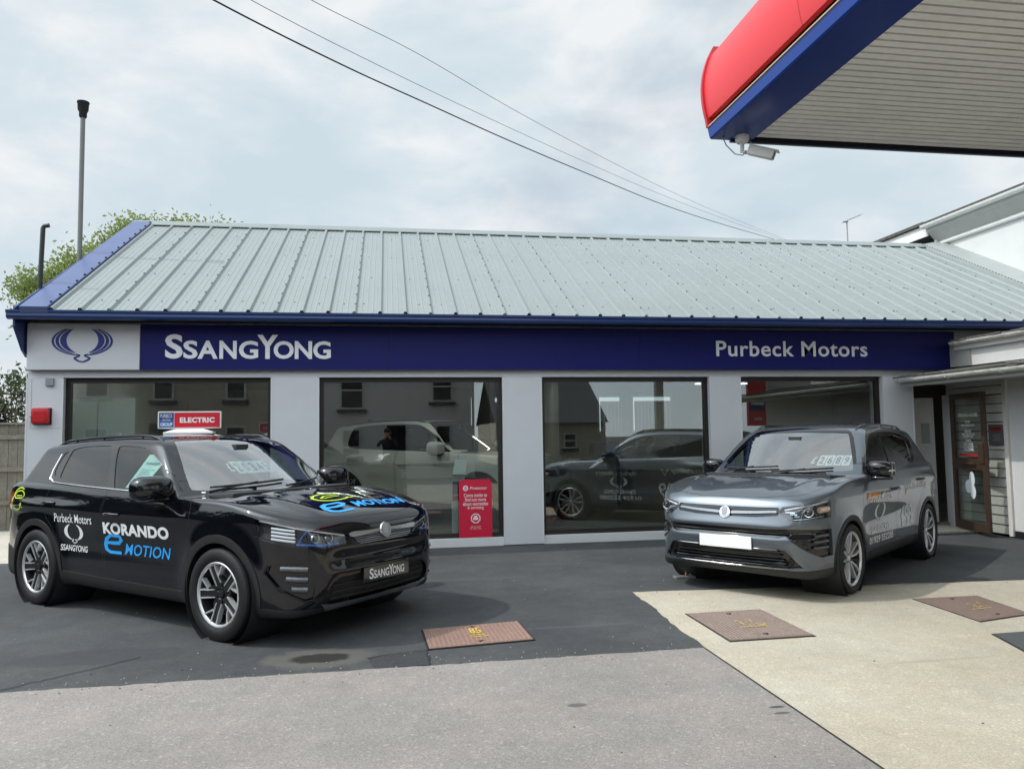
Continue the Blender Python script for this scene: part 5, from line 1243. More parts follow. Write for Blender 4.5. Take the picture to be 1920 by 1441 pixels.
for sd in (1, -1):
    b = MB()
    for k in range(3):
        z = .565-.072*k; q = KB.path3('yz', [(.705, z), (.755, z+.004), (.815-.02*k, z+.008)], 1, -.010); b.tube([Vector((p[0], sd*p[1], p[2])) for p in q], .024, 8)
    b.build('fog_lamp', m_fog, kor, smooth=60)
    q = KB.path3('xz', [(.86, 1.083), (.5, 1.086), (0, 1.096), (-.6, 1.112), (-1.1, 1.13), (-1.24, 1.138), (-1.335, 1.175), (-1.358, 1.25), (-1.345, 1.40)], 1, .002); b = MB(); b.tube([Vector((p[0], sd*p[1], p[2])) for p in q], .0075, 6); b.build('belt_trim', m_chrome, kor, smooth=60)
    q = KB.path3('yz', [(.665, .35), (.72, .34), (.82, .425), (.86, .54), (.85, .60)], 1, .003); b = MB(); b.tube([Vector((p[0], sd*p[1], p[2])) for p in q], .007, 6); b.build('fog_lamp_trim', m_gloss, kor, smooth=60)
b = MB()
for k in range(5):
    z = .712+.015*k; w_ = .30+.012*k; q = KB.path3('yz', [(-w_, z), (-.2, z), (0, z), (.2, z), (w_, z)], 1, -.004); b.tube([Vector(p) for p in q], .0045, 6)
b.build('grille_bars', m_dkchrome, kor, smooth=60)
b = MB()
for k in range(3):
    z = .32+.05*k; q = KB.path3('yz', [(y, z) for y in np.linspace(-.52, .52, 12)], 1, -.02); b.tube([Vector(p) for p in q], .008, 6)
b.build('intake_bars', m_clad, kor, smooth=60)
for sd in (-1, 1):
    D = lambda n, vf, a, b_, c, d_, m, sl=0.0: flank(KB, kor, n, vf, a if sd < 0 else a+b_-a, b_ if sd < 0 else a, c, d_, sd, m, sl*0)
    D('model_lettering', text_mesh('KORANDO', 1, .045, spacing=1.06), -.225, .715, .722, .822, m_white_vinyl)
    e_ = join2(ribbon([(.05, .50), (.62, .56), (.72, .70), (.66, .88), (.30, .90), (.12, .72), (.05, .40), (.10, .16), (.25, .06), (.70, .06)], .15), ribbon([(.30, .50), (.66, .53)], .14))
    D('motion_initial', e_, -.24, .06, .555, .725, m_blue_vinyl)
    D('motion_lettering', text_mesh('MOTION', 1, .012, shear=.25, spacing=1.05), .075, .72, .56, .655, m_blue_vinyl)
    D('dealer_lettering', text_mesh('Purbeck Motors', 1, .004), -1.01, -.40, .790, .868, m_white_vinyl)
    D('emblem', emblem(solid=True), -.86, -.555, .605, .775, m_white_vinyl)
    D('maker_lettering', text_mesh('SSANGYONG', 1, .012), -.91, -.50, .535, .59, m_white_vinyl)
    cir = [(math.cos(a)*.5, math.sin(a)*.62) for a in [rad(60)+rad(275)*i/30 for i in range(31)]]
    plug = join2(ribbon(cir, .075), ribbon([(-.38, .25), (-.2, .42), (.1, .46), (.3, .36), (.42, .2), (.30, .05), (-.25, .02), (-.40, .12), (-.38, .25)], .06), ribbon([(-.25, .16), (.22, .18)], .05), ribbon([(.30, -.35), (.42, -.22), (.40, -.40), (.52, -.48)], .07))
    D('charging_emblem', plug, -1.85, -1.59, .865, 1.085, m_lime_vinyl)
hd = lambda vf, x0, x1, y0, y1, n, m: KB.decal(n, fit(vf, 0, 1, 0, 1), lambda u, v: (x1-(x1-x0)*v, y0+(y1-y0)*u), 'xy', 1, m, kor, .003)
hd(join2(ribbon([(math.cos(a)*.5, math.sin(a)*.5) for a in [rad(40)+rad(290)*i/26 for i in range(27)]], .09), ribbon([(-.3, .0), (-.1, .18), (.15, .2), (.32, .02), (-.2, -.08), (-.3, 0)], .07), ribbon([(.42, -.38), (.62, -.28), (.78, -.34)], .08)), 1.60, 1.83, -.30, .16, 'bonnet_emblem', m_lime_vinyl)
hd(e_, 1.86, 2.06, -.44, -.14, 'bonnet_initial', m_blue_vinyl)
hd(text_mesh('MOTION', 1, .03, shear=.2, spacing=1.05), 1.90, 2.02, -.10, .50, 'bonnet_lettering', m_blue_vinyl)
# price digits behind the windscreen and a sheet in the side window
def price(root, B, y0, y1, z0, z1, digits, mt, back=.03):
    c = root
    n = len(digits); w_ = (y1-y0)/n
    for k, ch in enumerate(digits):
        a, b2 = y0+k*w_+.003, y0+(k+1)*w_-.003
        q = B.hit('yz', [a, b2, b2, a], [z0, z0, z1, z1], 1); q = [Vector(p)-Vector((back, 0, 0)) for p in q]
        if ch != '£':
            mb = MB(); mb.add(q, [(0, 1, 2, 3)]); o = mb.build('price_card', mt, root)
        else: o = root
        vf = fit(text_mesh(ch, 1, .02), .22, .78, .16, .84)
        place2(vf, lambda u, v: (q[0].lerp(q[1], u)).lerp(q[3].lerp(q[2], u), v)+Vector((.006, 0, .003)), 'price_digit', m_ink if ch != '£' else m_card, o)
price(kor, KB, -.345, .075, 1.225, 1.325, '£20345', m_mint)
q = [KB.hit('xz', [a], [z], -1)[0] for a, z in ((-.02, 1.118), (.225, 1.118), (.37, 1.395), (.12, 1.40))]; q = [Vector(p)+Vector((0, .022, 0)) for p in q]
b = MB(); b.add(q, [(0, 1, 2, 3)]); sh = b.build('price_sheet', m_mint, kor)
L_ = lambda u, v: (q[0].lerp(q[1], u)).lerp(q[3].lerp(q[2], u), v)+Vector((0, -.004, 0))
b = MB(); b.add([L_(.15, .72), L_(.85, .72), L_(.85, .77), L_(.15, .77)], [(0, 1, 2, 3)])
for k in range(7): b.add([L_(.15, .12+.07*k), L_(.85-.08*(k % 3), .12+.07*k), L_(.85-.08*(k % 3), .135+.07*k), L_(.15, .135+.07*k)], [(0, 1, 2, 3)])
b.build('sheet_print', mat('teal_ink', (.18, .38, .40), .6), sh)

# roof sign standing on the black car
rzp = KB.hit('xy', [-.19], [0.087], 1)[0][2]
RS = thing('roof_sign', 'red and blue ELECTRIC sign on a white base atop the black car', 'sign', (-1.88, 7.75, rzp-.004), rad(4))
RS.scale = (.615, .615, .615)
b = MB(); b.hexa([(-.36, -.16, .0), (.36, -.16, .0), (.36, .16, .0), (-.36, .16, .0)], [(-.36, -.155, .035), (.36, -.155, .035), (.36, .155, .035), (-.36, .155, .035)])
b.hexa([(-.34, -.145, .0355), (.34, -.145, .0355), (.34, .145, .0355), (-.34, .145, .0355)], [(-.20, -.035, .085), (.20, -.035, .085), (.20, .035, .085), (-.20, .035, .085)]); b.build('base', m_white_pvc, RS, bevel=.008)
b = MB(); b.box(-.465, .465, -.022, .022, .088, .355); b.build('board', m_white_pvc, RS, bevel=.008)
m_signred = mat('sign_red', (.62, .012, .03), .45); m_signblue = mat('sign_blue', (.012, .03, .20), .45); m_signblue2 = mat('sign_mid_blue', (.03, .13, .42), .45)
for sd in (-1, 1):
    b = MB(); yy = sd*.0235; X = lambda u: u*(-sd)
    def rect(u0, u1, z0, z1, m): b.add([(X(u0), yy, z0), (X(u1), yy, z0), (X(u1), yy, z1), (X(u0), yy, z1)], [(0, 1, 2, 3)], m)
    rect(-.225, .445, .105, .338, 0); rect(-.445, -.232, .222, .338, 1); rect(-.445, -.232, .105, .221, 2); b.build('sign_face', [m_signred, m_signblue, m_signblue2], RS)
    place2(fit(text_mesh('ELECTRIC', 1, .05, spacing=1.08), -.145, .365, .178, .262), lambda u, v: (X(u), sd*.025, v), 'lettering', m_white_vinyl, RS)
    place2(fit(join2(fit(text_mesh('PURBECK', 1, .0), 0, 1, .68, 1), fit(text_mesh('MOTOR', 1, .0), .15, .85, .42, .56), fit(text_mesh('GROUP', 1, .03), 0, 1, 0, .28)), -.425, -.252, .128, .318), lambda u, v: (X(u), sd*.025, v), 'small_lettering', m_card, RS)

# --- grey car facing the camera's left
TH = rad(-142)
tiv, TB = build_suv('parked_car', 'metallic grey crossover with blank white plate, facing left by the entrance', 'car', (4.785, 8.09, 0), TH, tivoli(), m_grey_paint, .0165, 'cars parked on the forecourt')
badge(tiv, TB, .775, .058)
plate(tiv, TB, .512, m_plate_white, .006, .52, .112, y=.02)
backing(TB, tiv, 'headlight')
lamp_guts(tiv, TB, [([(.55, .82), (.66, .845), (.78, .868), (.86, .90)], .007, 4), ([(.62, .735), (.72, .738), (.82, .755)], .006, 0)]+[([(.56+.04*k, .80-.018*k), (.64+.02*k, .80-.018*k)], .009, 0) for k in range(3)]+[([(.80, .81), (.84, .82)], .028, 2)], [(.725, .795, .036)])
for sd in (1, -1):
    b = MB()
    for k in range(3):
        z = .585-.052*k; q = TB.path3('yz', [(.765, z), (.79, z+.003), (.83, z+.006)], 1, -.004); b.tube([Vector((p[0], sd*p[1], p[2])) for p in q], .0125, 8)
    b.build('fog_lamp', m_fog, tiv, smooth=60)
    b = MB()
    for k in range(3):
        z = .56-.045*k; q = TB.path3('yz', [(.67+.04*k, z), (.73, z)], 1, -.022); b.tube([Vector((p[0], sd*p[1], p[2])) for p in q], .008, 6)
    b.build('fog_grille', m_clad, tiv, smooth=60)
b = MB()
for k in range(6):
    z = .318+.026*k; hw = .56-.012*k
    q = TB.path3('yz', [(y, z) for y in np.linspace(-hw, hw, 14)], 1, -.018); b.tube([Vector(p) for p in q], .0065, 6)
q = TB.path3('yz', [(y, .297+.04*max(0, abs(y)-.5)) for y in np.linspace(-.58, .58, 16)], 1, .001); b.tube([Vector(p) for p in q], .008, 6, 1)
q = TB.path3('yz', [(y, .468) for y in np.linspace(-.50, .50, 16)], 1, .002); b.tube([Vector(p) for p in q], .006, 6, 1)
b.build('intake_bars', [m_darkalloy, m_dkchrome], tiv, smooth=60)
b = MB(); q = TB.path3('yz', [(y, .612) for y in np.linspace(-.6, .6, 18)], 1, -.014); b.tube([Vector(p) for p in q], .009, 6); b.build('slot_bar', m_clad, tiv, smooth=60)
for sd in (1, -1):
    D = lambda n, vf, a, b_, c, d_, m: flank(TB, tiv, n, vf, a if sd > 0 else b_, b_ if sd > 0 else a, c, d_, sd, m)
    D('dealer_lettering', text_mesh('Purbeck Motors', 1, .004), .80, .06, .805, .895, m_white_vinyl)
    D('emblem', emblem(solid=True), .55, .22, .585, .775, m_pale_vinyl)
    D('maker_lettering', text_mesh('SSANGYONG', 1, .016), .66, .08, .485, .555, m_pale_vinyl)
    D('phone_lettering', text_mesh('01929 552285', 1, .02), .74, -.02, .385, .455, m_white_vinyl)
    D('scheme_lettering', text_mesh('Motability', 1, .01), -.56, -1.22, .83, .935, m_pale_vinyl)
    D('scheme_mark', ribbon([(.0, 1), (.45, 0), (1, 1)], .22), -.38, -.52, .80, .93, m_yellow_pale)
    D('price_lettering', text_mesh('£99', 1, .012), -.33, -.74, .46, .69, m_pale_vinyl)
D = lambda n, vf, a, b_, c, d_, m: flank(TB, tiv, n, vf, a, b_, c, d_, 1, m, off=.0022)
D('orange_strip', ([(0, 0), (1, 0), (1, 1), (0, 1)], [(0, 1, 2, 3)]), .84, .46, .835, .905, m_orange_vinyl)
price(tiv, TB, .29, .655, 1.165, 1.265, '£2689', m_card)
q = [TB.hit('yz', [y], [z], 1)[0] for y, z in ((.735, 1.155), (.70, 1.26))]

# --- pale car inside the showroom, behind the second window
wp_ = korando(); wp_['wheel'] = 'petal'
wsv, WB = build_suv('display_car', 'pale cream off-roader on show behind the second window', 'car', (.92, 13.75, .06), rad(-40), wp_, m_white_paint, .028, None, detail=False)
wsv.scale = (1.08, 1.03, 1.12)
badge(wsv, WB, .787)
# ------------------------------------------------------------------ things inside the glass
RD = thing('poster_stand', 'red poster board with white lettering leaning on the sill of the second window', 'poster', (1.20, 10.57, .117))
b = MB(); pl = [(.995, .095), (1.465, .095), (1.465, .86), (1.43, .905), (1.03, .905), (.995, .86)]; pl = [(x*.978, 1.52-(1.52-z)*.978) for x, z in pl]; b.prism(pl, 10.560, 10.585, 'y'); b.build('board', mat('poster_red', (.64, .010, .05), .4), RD, world=True)
b = MB(); b.prism([(.985, .117), (1.425, .117), (1.425, .1205), (.985, .1205)], 10.556, 10.60, 'y'); b.build('foot', m_white_pvc, RD, world=True)
tx = join2(*[fit(text_mesh(s, 1, .012), 1.23-w_, 1.23+w_, z, z+.050) for s, w_, z in (('Come inside to', .165, .660), ('find out more', .15, .600), ('about warranties', .18, .540), ('& servicing', .115, .480))],
           fit(text_mesh('Protector', 1, .01, shear=.2), 1.15, 1.40, .765, .805), ribbon([(1.09+.030*math.cos(a), .785+.030*math.sin(a)) for a in [2*math.pi*i/20 for i in range(21)]], .016), ribbon([(1.075, .785), (1.105, .785)], .012),
           ribbon([(1.23+.065*math.cos(rad(22.5+45*i)), .36+.065*math.sin(rad(22.5+45*i))) for i in range(9)], .014), ribbon([(1.195, .355), (1.265, .355)], .034), ribbon([(1.21, .385), (1.25, .385)], .022), fit(text_mesh('ask our team', 1, 0), 1.16, 1.30, .235, .255), fit(text_mesh('for details today', 1, 0), 1.15, 1.31, .205, .225))
place2(tx, lambda u, v: (u*.978, 10.5585, 1.52-(1.52-v)*.978), 'lettering', m_white_vinyl, RD, True)
KS = thing('tablet_kiosk', 'grey information kiosk with tilted screen beside the red poster board', 'kiosk', (1.0, 10.85, .06))
b = MB(); b.box(.90, 1.08, 10.80, 10.90, .065, .98); b.build('pedestal', mat('kiosk_grey', (.75, .77, .78), .5), KS, world=True, bevel=.01)
b = MB(); b.hexa([(.90, 10.74, .985), (1.08, 10.74, .985), (1.08, 10.78, .965), (.90, 10.78, .965)], [(.95, 10.88, 1.19), (1.13, 10.88, 1.19), (1.13, 10.91, 1.17), (.95, 10.91, 1.17)]); b.build('screen', mat('kiosk_screen', (.75, .80, .84), .3), KS, world=True, bevel=.006)
b = MB(); b.box(.905, 1.0, 10.79, 10.798, .70, .88); b.build('dark_label', m_navy, KS, world=True)
b = MB(); b.box(.905, 1.0, 10.79, 10.798, .62, .685); b.build('red_label', mat('label_red', (.35, .03, .09), .5), KS, world=True)
for k, (x0, x1) in enumerate(((-4.17, -3.86), (-3.84, -3.38))):
    lab = ('narrow' if k == 0 else 'wide')+' pale display board inside the first window, '+('left' if k == 0 else 'right')+' one of the pair'
    o = thing('display_board', lab, 'display board', ((x0+x1)/2, 11.0, .06), 0, 'pale boards inside the first window')
    b = MB(); b.box(x0, x1, 11.0, 11.03, .35, 2.10); b.build('panel', mat('board_white', (.82, .88, .88), .5), o, world=True)
    b = MB(); b.box(x0+.03, x0+.05, 11.03, 11.06, .06, 2.05); b.box(x1-.05, x1-.03, 11.03, 11.06, .06, 2.05); b.build('legs', m_steel, o, world=True)
for k, (x, y) in enumerate(((2.62, 12.3), (3.05, 13.2))):
    o = thing('traffic_cone', ('nearer' if k == 0 else 'farther')+' small red cone on the floor inside the third window', 'cone', (x, y, .06), 0, 'red cones inside the third window')
    b = MB(); b.lathe([(.11, .02), (.028, .62), (0, .62)], 'z', seg=18); b.build('body', mat('cone_red', (.45, .03, .02), .5), o, smooth=40)
    b = MB(); b.box(-.15, .15, -.15, .15, 0, .02); b.build('base', m_black, o)
o = thing('desk', 'pale office desk at the back behind the third window', 'desk', (4.4, 16.2, .06))
b = MB(); b.box(3.7, 5.3, 15.9, 16.6, .76, .80); b.build('top', m_inside, o, world=True)
for x in (3.75, 5.2): b = MB(); b.box(x, x+.05, 15.95, 16.55, .06, .759); b.build('leg', m_steel, o, world=True)
o = thing('blue_stand_in', 'blue cabinet shape invented for an unidentified blue thing at the back', 'cabinet', (4.5, 15.6, .06))  # cabinet form made up for a blue thing of unknown kind
b = MB(); b.box(4.25, 4.8, 15.4, 15.85, .06, 1.36); b.build('carcass', mat('cabinet_blue', (.02, .09, .28), .5), o, world=True, bevel=.01)
for k in range(3): b = MB(); b.box(4.28, 4.77, 15.385, 15.399, .12+.41*k, .50+.41*k); b.build('drawer', mat('drawer_blue', (.025, .11, .32), .5), o, world=True, bevel=.005)

# ------------------------------------------------------------------ on the forecourt
m_worn = mat('worn_plate_tread', (.27, .21, .18), .65, noise=.25, nscale=25)
def cover(quad, label, m, mark, tread):
    cx = sum(p[0] for p in quad)/4; cy = sum(p[1] for p in quad)/4
    o = thing('manhole_cover', label, 'manhole cover', (cx, cy, .0), 0, 'access covers set in the forecourt')
    P = [Vector((x-cx, y-cy, 0)) for x, y in quad]; at = lambda u, v, z: P[0].lerp(P[1], u).lerp(P[3].lerp(P[2], u), v)+Vector((0, 0, z))
    G = lambda u, v, z: at(u, v, z)
    b = MB(); e = .018
    b.hexa([at(-e, -e, .003), at(1+e, -e, .003), at(1+e, 1+e, .003), at(-e, 1+e, .003)], [at(-e, -e, .0075), at(1+e, -e, .0075), at(1+e, 1+e, .0075), at(-e, 1+e, .0075)]); b.build('frame', m_dark, o)
    b = MB(); b.hexa([at(0, 0, .002), at(1, 0, .002), at(1, 1, .002), at(0, 1, .002)], [at(0, 0, .012), at(1, 0, .012), at(1, 1, .012), at(0, 1, .012)])
    n = 22
    for i in range(n):
        u = (i+.3)/n; b.hexa([at(u, .03, .0121), at(u+.4/n, .03, .0121), at(u+.4/n, .97, .0121), at(u, .97, .0121)], [at(u+.1/n, .035, .0165), at(u+.3/n, .035, .0165), at(u+.3/n, .965, .0165), at(u+.1/n, .965, .0165)], 1)
    b.build('plate', [m, tread], o)
    for v in (.12, .88): b = MB(); b.hexa([at(.47, v-.015, .0125), at(.53, v-.015, .0125), at(.53, v+.015, .0125), at(.47, v+.015, .0125)], [at(.47, v-.015, .0172), at(.53, v-.015, .0172), at(.53, v+.015, .0172), at(.47, v+.015, .0172)]); b.build('keyhole', m_dark, o)
    if mark:
        vs, fs = mark; b = MB(); b.add([at(u, 1-v, .0176) for u, v in vs], fs); b.build('painted_mark', m_yellow if 'cream' in label or 'right' in label else m_yellow2, o)
rr = random.Random(4)
def scribble(seed, cx=.5, cy=.5, s=.16):
    r = random.Random(seed); parts = []
    for k in range(5): x, y = cx+r.uniform(-s, s), cy+r.uniform(-s*.7, s*.7); parts.append(ribbon([(x, y), (x+r.uniform(.03, .10), y+r.uniform(-.05, .05)), (x+r.uniform(.0, .08), y+r.uniform(.03, .10))], .020))
    parts.append(ribbon([(cx-s, cy-s*.8), (cx+s*1.1, cy-s*.8)], .022)); return join2(*parts)
def sc(q): return [tuple(p) for p in q]
cover([(.271, 6.123), (1.042, 6.23), (1.065, 5.662), (.291, 5.571)], 'rust red cover set in the dark tarmac by the black car', mat('rust_red_plate', (.25, .155, .125), .8, noise=.14, nscale=6, noise2=(60, .15)), join2(fit(text_mesh('85', 1, .02), .44, .56, .50, .80), ribbon([(.43, .42), (.58, .42)], .03), ribbon([(.43, .33), (.60, .33)], .03)), mat('worn_red_tread', (.285, .18, .145), .7, noise=.2, nscale=25))
cover([(2.474, 6.168), (3.135, 6.176), (3.118, 5.316), (2.459, 5.311)], 'brown ridged cover in the cream concrete ahead of the grey car', m_iron, scribble(1), m_worn)
cover([(4.654, 6.254), (5.278, 6.246), (5.176, 5.553), (4.606, 5.427)], 'brown cover in the cream concrete right of the grey car', m_iron, scribble(2), mat('brown_tread', (.17, .12, .10), .75, noise=.2, nscale=25))
cover([(4.409, 5.076), (4.95, 5.086), (4.80, 4.50), (4.239, 4.533)], 'dark grey iron cover at the right edge of the concrete', m_iron2, None, mat('dark_tread', (.085, .09, .095), .7, noise=.2, nscale=25))
o = thing('parking_post', 'low rusty rod on a small steel base beside the grey car bumper', 'post', (3.08, 7.72, 0))
b = MB(); b.box(-.11, .11, -.05, .05, .0, .022); b.box(.05, .16, -.03, .03, .0225, .05); b.build('base', m_steel, o, bevel=.004)
b = MB(); b.tube([(.02, 0, .02), (.025, 0, .235)], .012, 8); b.build('rod', mat('orange_rust', (.34, .16, .09), .8), o)

b = MB(); rr = random.Random(21)
for k in range(420):
    x, y = rr.uniform(-3.2, 7.5), rr.uniform(3.0, 10.3)
    if rr.random() < .45: y = 5.2+rr.gauss(0, .12); x = rr.uniform(-2.3, 2.2)
    s = rr.uniform(.003, .009); h = s*rr.uniform(.5, .9); z = .0045; n = 5; a0 = rr.uniform(0, 6)
    b.add([(x+s*math.cos(a0+6.283*i/n)*rr.uniform(.7, 1.2), y+s*math.sin(a0+6.283*i/n)*rr.uniform(.7, 1.2), z) for i in range(n)]+[(x, y, z+h)], [(i, (i+1) % n, n) for i in range(n)], rr.choice((0, 0, 1)))
g_ = b.build('grit', [mat('pale_grit', (.30, .285, .26), .9), mat('dark_grit', (.10, .09, .08), .9)]); g_['kind'] = 'stuff'

# ------------------------------------------------------------------ trees and shrubs
def leaf_mat(name, col, var=.35):
    m = bpy.data.materials.new(name); m.use_nodes = True; t = m.node_tree; b = t.nodes['Principled BSDF']; b.inputs['Roughness'].default_value = .55
    g = t.nodes.new('ShaderNodeObjectInfo'); tc = t.nodes.new('ShaderNodeTexCoord'); n = t.nodes.new('ShaderNodeTexNoise'); n.inputs['Scale'].default_value = 2.2; n.inputs['Detail'].default_value = 5
    t.links.new(tc.outputs['Object'], n.inputs[0]); r = t.nodes.new('ShaderNodeMapRange'); r.inputs[1].default_value = .3; r.inputs[2].default_value = .7; r.inputs[3].default_value = 1-var; r.inputs[4].default_value = 1+var
    t.links.new(n.outputs[0], r.inputs[0]); v = t.nodes.new('ShaderNodeVectorMath'); v.operation = 'SCALE'; v.inputs[0].default_value = col; t.links.new(r.outputs[0], v.inputs['Scale']); t.links.new(v.outputs[0], b.inputs['Base Color'])
    tr = t.nodes.new('ShaderNodeBsdfTranslucent'); t.links.new(v.outputs[0], tr.inputs[0]); mx = t.nodes.new('ShaderNodeMixShader'); mx.inputs[0].default_value = .4
    t.links.new(b.outputs[0], mx.inputs[1]); t.links.new(tr.outputs[0], mx.inputs[2]); t.links.new(mx.outputs[0], t.nodes['Material Output'].inputs[0]); return m
m_bark = mat('bark', (.10, .08, .06), .9, noise=.3, nscale=12)
def plant(name, label, cat, base, blobs, n, size, lm, seed, trunk_r=.18, limbs=True, group=None):
    """blobs: (x, y, z, radius) of leaf clusters relative to the base"""
    o = thing(name, label, cat, base, 0, group); r = random.Random(seed); b = MB()
    top = max(q[2] for q in blobs)
    fork = Vector((0, 0, min(q[2] for q in blobs)*.55+.2))
    b.tube([(0, 0, 0), (.03, .02, fork.z*.5), fork], [trunk_r, trunk_r*.85, trunk_r*.72], 8)
    if limbs:
        for q in blobs:
            c = Vector(q[:3]); mid = fork.lerp(c, .5)+Vector((r.uniform(-.15, .15), r.uniform(-.15, .15), .12)); b.tube([fork, mid, c], [trunk_r*.5, trunk_r*.3, trunk_r*.10], 6)
            for k in range(5): e = c+Vector((r.gauss(0, 1), r.gauss(0, 1), r.gauss(.3, 1))).normalized()*q[3]*r.uniform(.7, 1.05); b.tube([c.lerp(mid, .2), c.lerp(e, .5)+Vector((0, 0, .04)), e], [trunk_r*.12, trunk_r*.07, trunk_r*.03], 5)
    b.build('trunk', m_bark, o, smooth=60)
    b = MB(); tot = sum(q[3]**2 for q in blobs)
    for q in blobs:
        for k in range(int(n*q[3]**2/tot)):
            # clumps: a twig point then leaves round it
            if k % 30 == 0:
                d = Vector((r.gauss(0, 1), r.gauss(0, 1), r.gauss(0, .8))); tw = Vector(q[:3])+d.normalized()*q[3]*(r.random()**.45)*r.choice((1, 1, 1, 1.06))
            p = tw+Vector((r.gauss(0, 1), r.gauss(0, 1), r.gauss(0, .7)))*size*1.7
            s = size*r.uniform(.6, 1.3); a = Vector((r.gauss(0, 1), r.gauss(0, 1), r.gauss(0, .6))).normalized(); u = a.orthogonal().normalized(); u = Matrix.Rotation(r.uniform(0, 6.28), 3, a) @ u; w_ = a.cross(u)*.5
            b.add([p-u*s*.5, p+w_*s*.5, p+u*s*.6, p-w_*s*.5], [(0, 1, 2, 3)])
    b.build('crown', lm, o)
    return o
m_leaf = leaf_mat('lime_leaves', (.23, .29, .075)); m_copper = leaf_mat('copper_leaves', (.035, .018, .016)); m_leaf2 = leaf_mat('dull_green_leaves', (.06, .08, .03))
plant('tree', 'large light green tree rising behind the left end of the roof', 'tree', (-6.3, 20, 0), [(-1.7, 0, 4.7, .75), (-2.05, .2, 5.2, .6), (-1.2, .1, 5.55, .75), (-.45, 0, 6.0, .65), (.1, .2, 6.55, .6), (.35, 0, 5.2, 1.2), (1.1, .3, 6.65, .55), (1.9, .1, 6.55, .5), (2.6, .3, 6.5, .40), (1.5, 0, 5.6, 1.0), (-1.0, 0, 4.4, .9), (2.9, .5, 5.8, .8)], 60000, .10, m_leaf, 2, .22)
plant('shrub', 'dark copper shrub above the board fence', 'shrub', (-7.95, 16.6, 0), [(0, 0, 1.9, .42), (.3, .1, 2.15, .35), (-.4, 0, 2.25, .45), (.15, 0, 1.6, .5), (-1.2, .2, 2.2, .6), (-2.2, 0, 2.1, .6)], 4500, .11, m_copper, 5, .07)
plant('sapling', 'slender grey green sapling between fence and building corner', 'tree', (-7.15, 16.2, 0), [(-.1, 0, 2.55, .28), (.2, 0, 2.35, .28), (.30, 0, 2.0, .32), (.42, .1, 1.75, .3), (.05, 0, 2.8, .2)], 1200, .09, m_leaf2, 9, .05)

# ------------------------------------------------------------------ overhead wires, far pole, aerial
def ray(px, py):
    X, Y = px-960, py-720.5; d = f_+r2*(X/FOC)-u2*(Y/FOC); return d
def wire(pts, ya, yb, r, name, label):
    x0, x1 = pts[0][0], pts[-1][0]; P = []
    for px, py in pts:
        t = (px-x0)/(x1-x0); inv = (1/ya)*(1-t)+(1/yb)*t; d = ray(px, py); P.append(Vector((0, 0, HC))+d*((1/inv)/d.y))
    a = P[0]+(P[0]-P[1])*1.2; a.z += .25
    # smooth the measured points into one sagging line
    b = MB(); full = [a]+P; fine = []
    for i in range(len(full)-1):
        p0, p1, p2, p3 = full[max(i-1, 0)], full[i], full[i+1], full[min(i+2, len(full)-1)]
        for k in range(10): t = k/10; fine.append(.5*((2*p1)+(p2-p0)*t+(2*p0-5*p1+4*p2-p3)*t*t+(3*p1-p0-3*p2+p3)*t**3))
    fine.append(full[-1]); n = len(fine)
    b.tube(fine, r, 6); o = b.build(name, m_black, smooth=60); tag(o, label, 'cable', 'cables crossing the sky'); return full[-1]
E1 = wire([(400, 0), (640, 121), (800, 194), (960, 266), (1100, 325), (1250, 386), (1370, 425), (1490, 459)], 19, 75, .024, 'overhead_cable', 'thick black overhead cable, lowest and heaviest of the three')
E2 = wire([(470, 0), (700, 118), (900, 214), (1100, 305), (1250, 369), (1370, 415), (1492, 458)], 19.5, 75, .009, 'overhead_cable', 'thin overhead cable just above the thick black one')
E3 = wire([(583, 0), (780, 99), (960, 204), (1120, 290), (1260, 360), (1380, 412), (1494, 457)], 20, 75, .009, 'overhead_cable', 'thin overhead cable, highest of the three in the sky')
o = thing('utility_pole', 'distant wooden pole where the overhead cables end behind the roof', 'pole', (E1.x, E1.y, 0)); b = MB(); b.tube([(0, 0, 0), (0, 0, E1.z+.15)], [.24, .18], 10); b.build('shaft', m_bark, o); b = MB(); b.box(-.5, .5, -.05, .05, E1.z-.15, E1.z-.05); b.build('crossarm', m_bark, o)
o = thing('roof_aerial', 'television aerial on a thin mast beyond the roof ridge', 'aerial', (19.95, 30, 0))
b = MB(); b.tube([(0, 0, 0), (0, 0, 10.72)], .028, 8); b.build('mast', m_steel, o)
b = MB(); b.tube([(-.18, 0, 10.64), (.66, 0, 11.0)], .014, 6)
for k in range(9): t = k/8; x = -.15+.8*t; z = 10.65+.34*t; b.tube([(x, -.2, z), (x, .2, z)], .008, 5); b.tube([(x, 0, z-.06), (x, 0, z+.06)], .008, 5)
b.tube([(-.18, 0, 10.66), (.06, 0, 10.66)], .03, 6); b.build('yagi', m_steel, o)

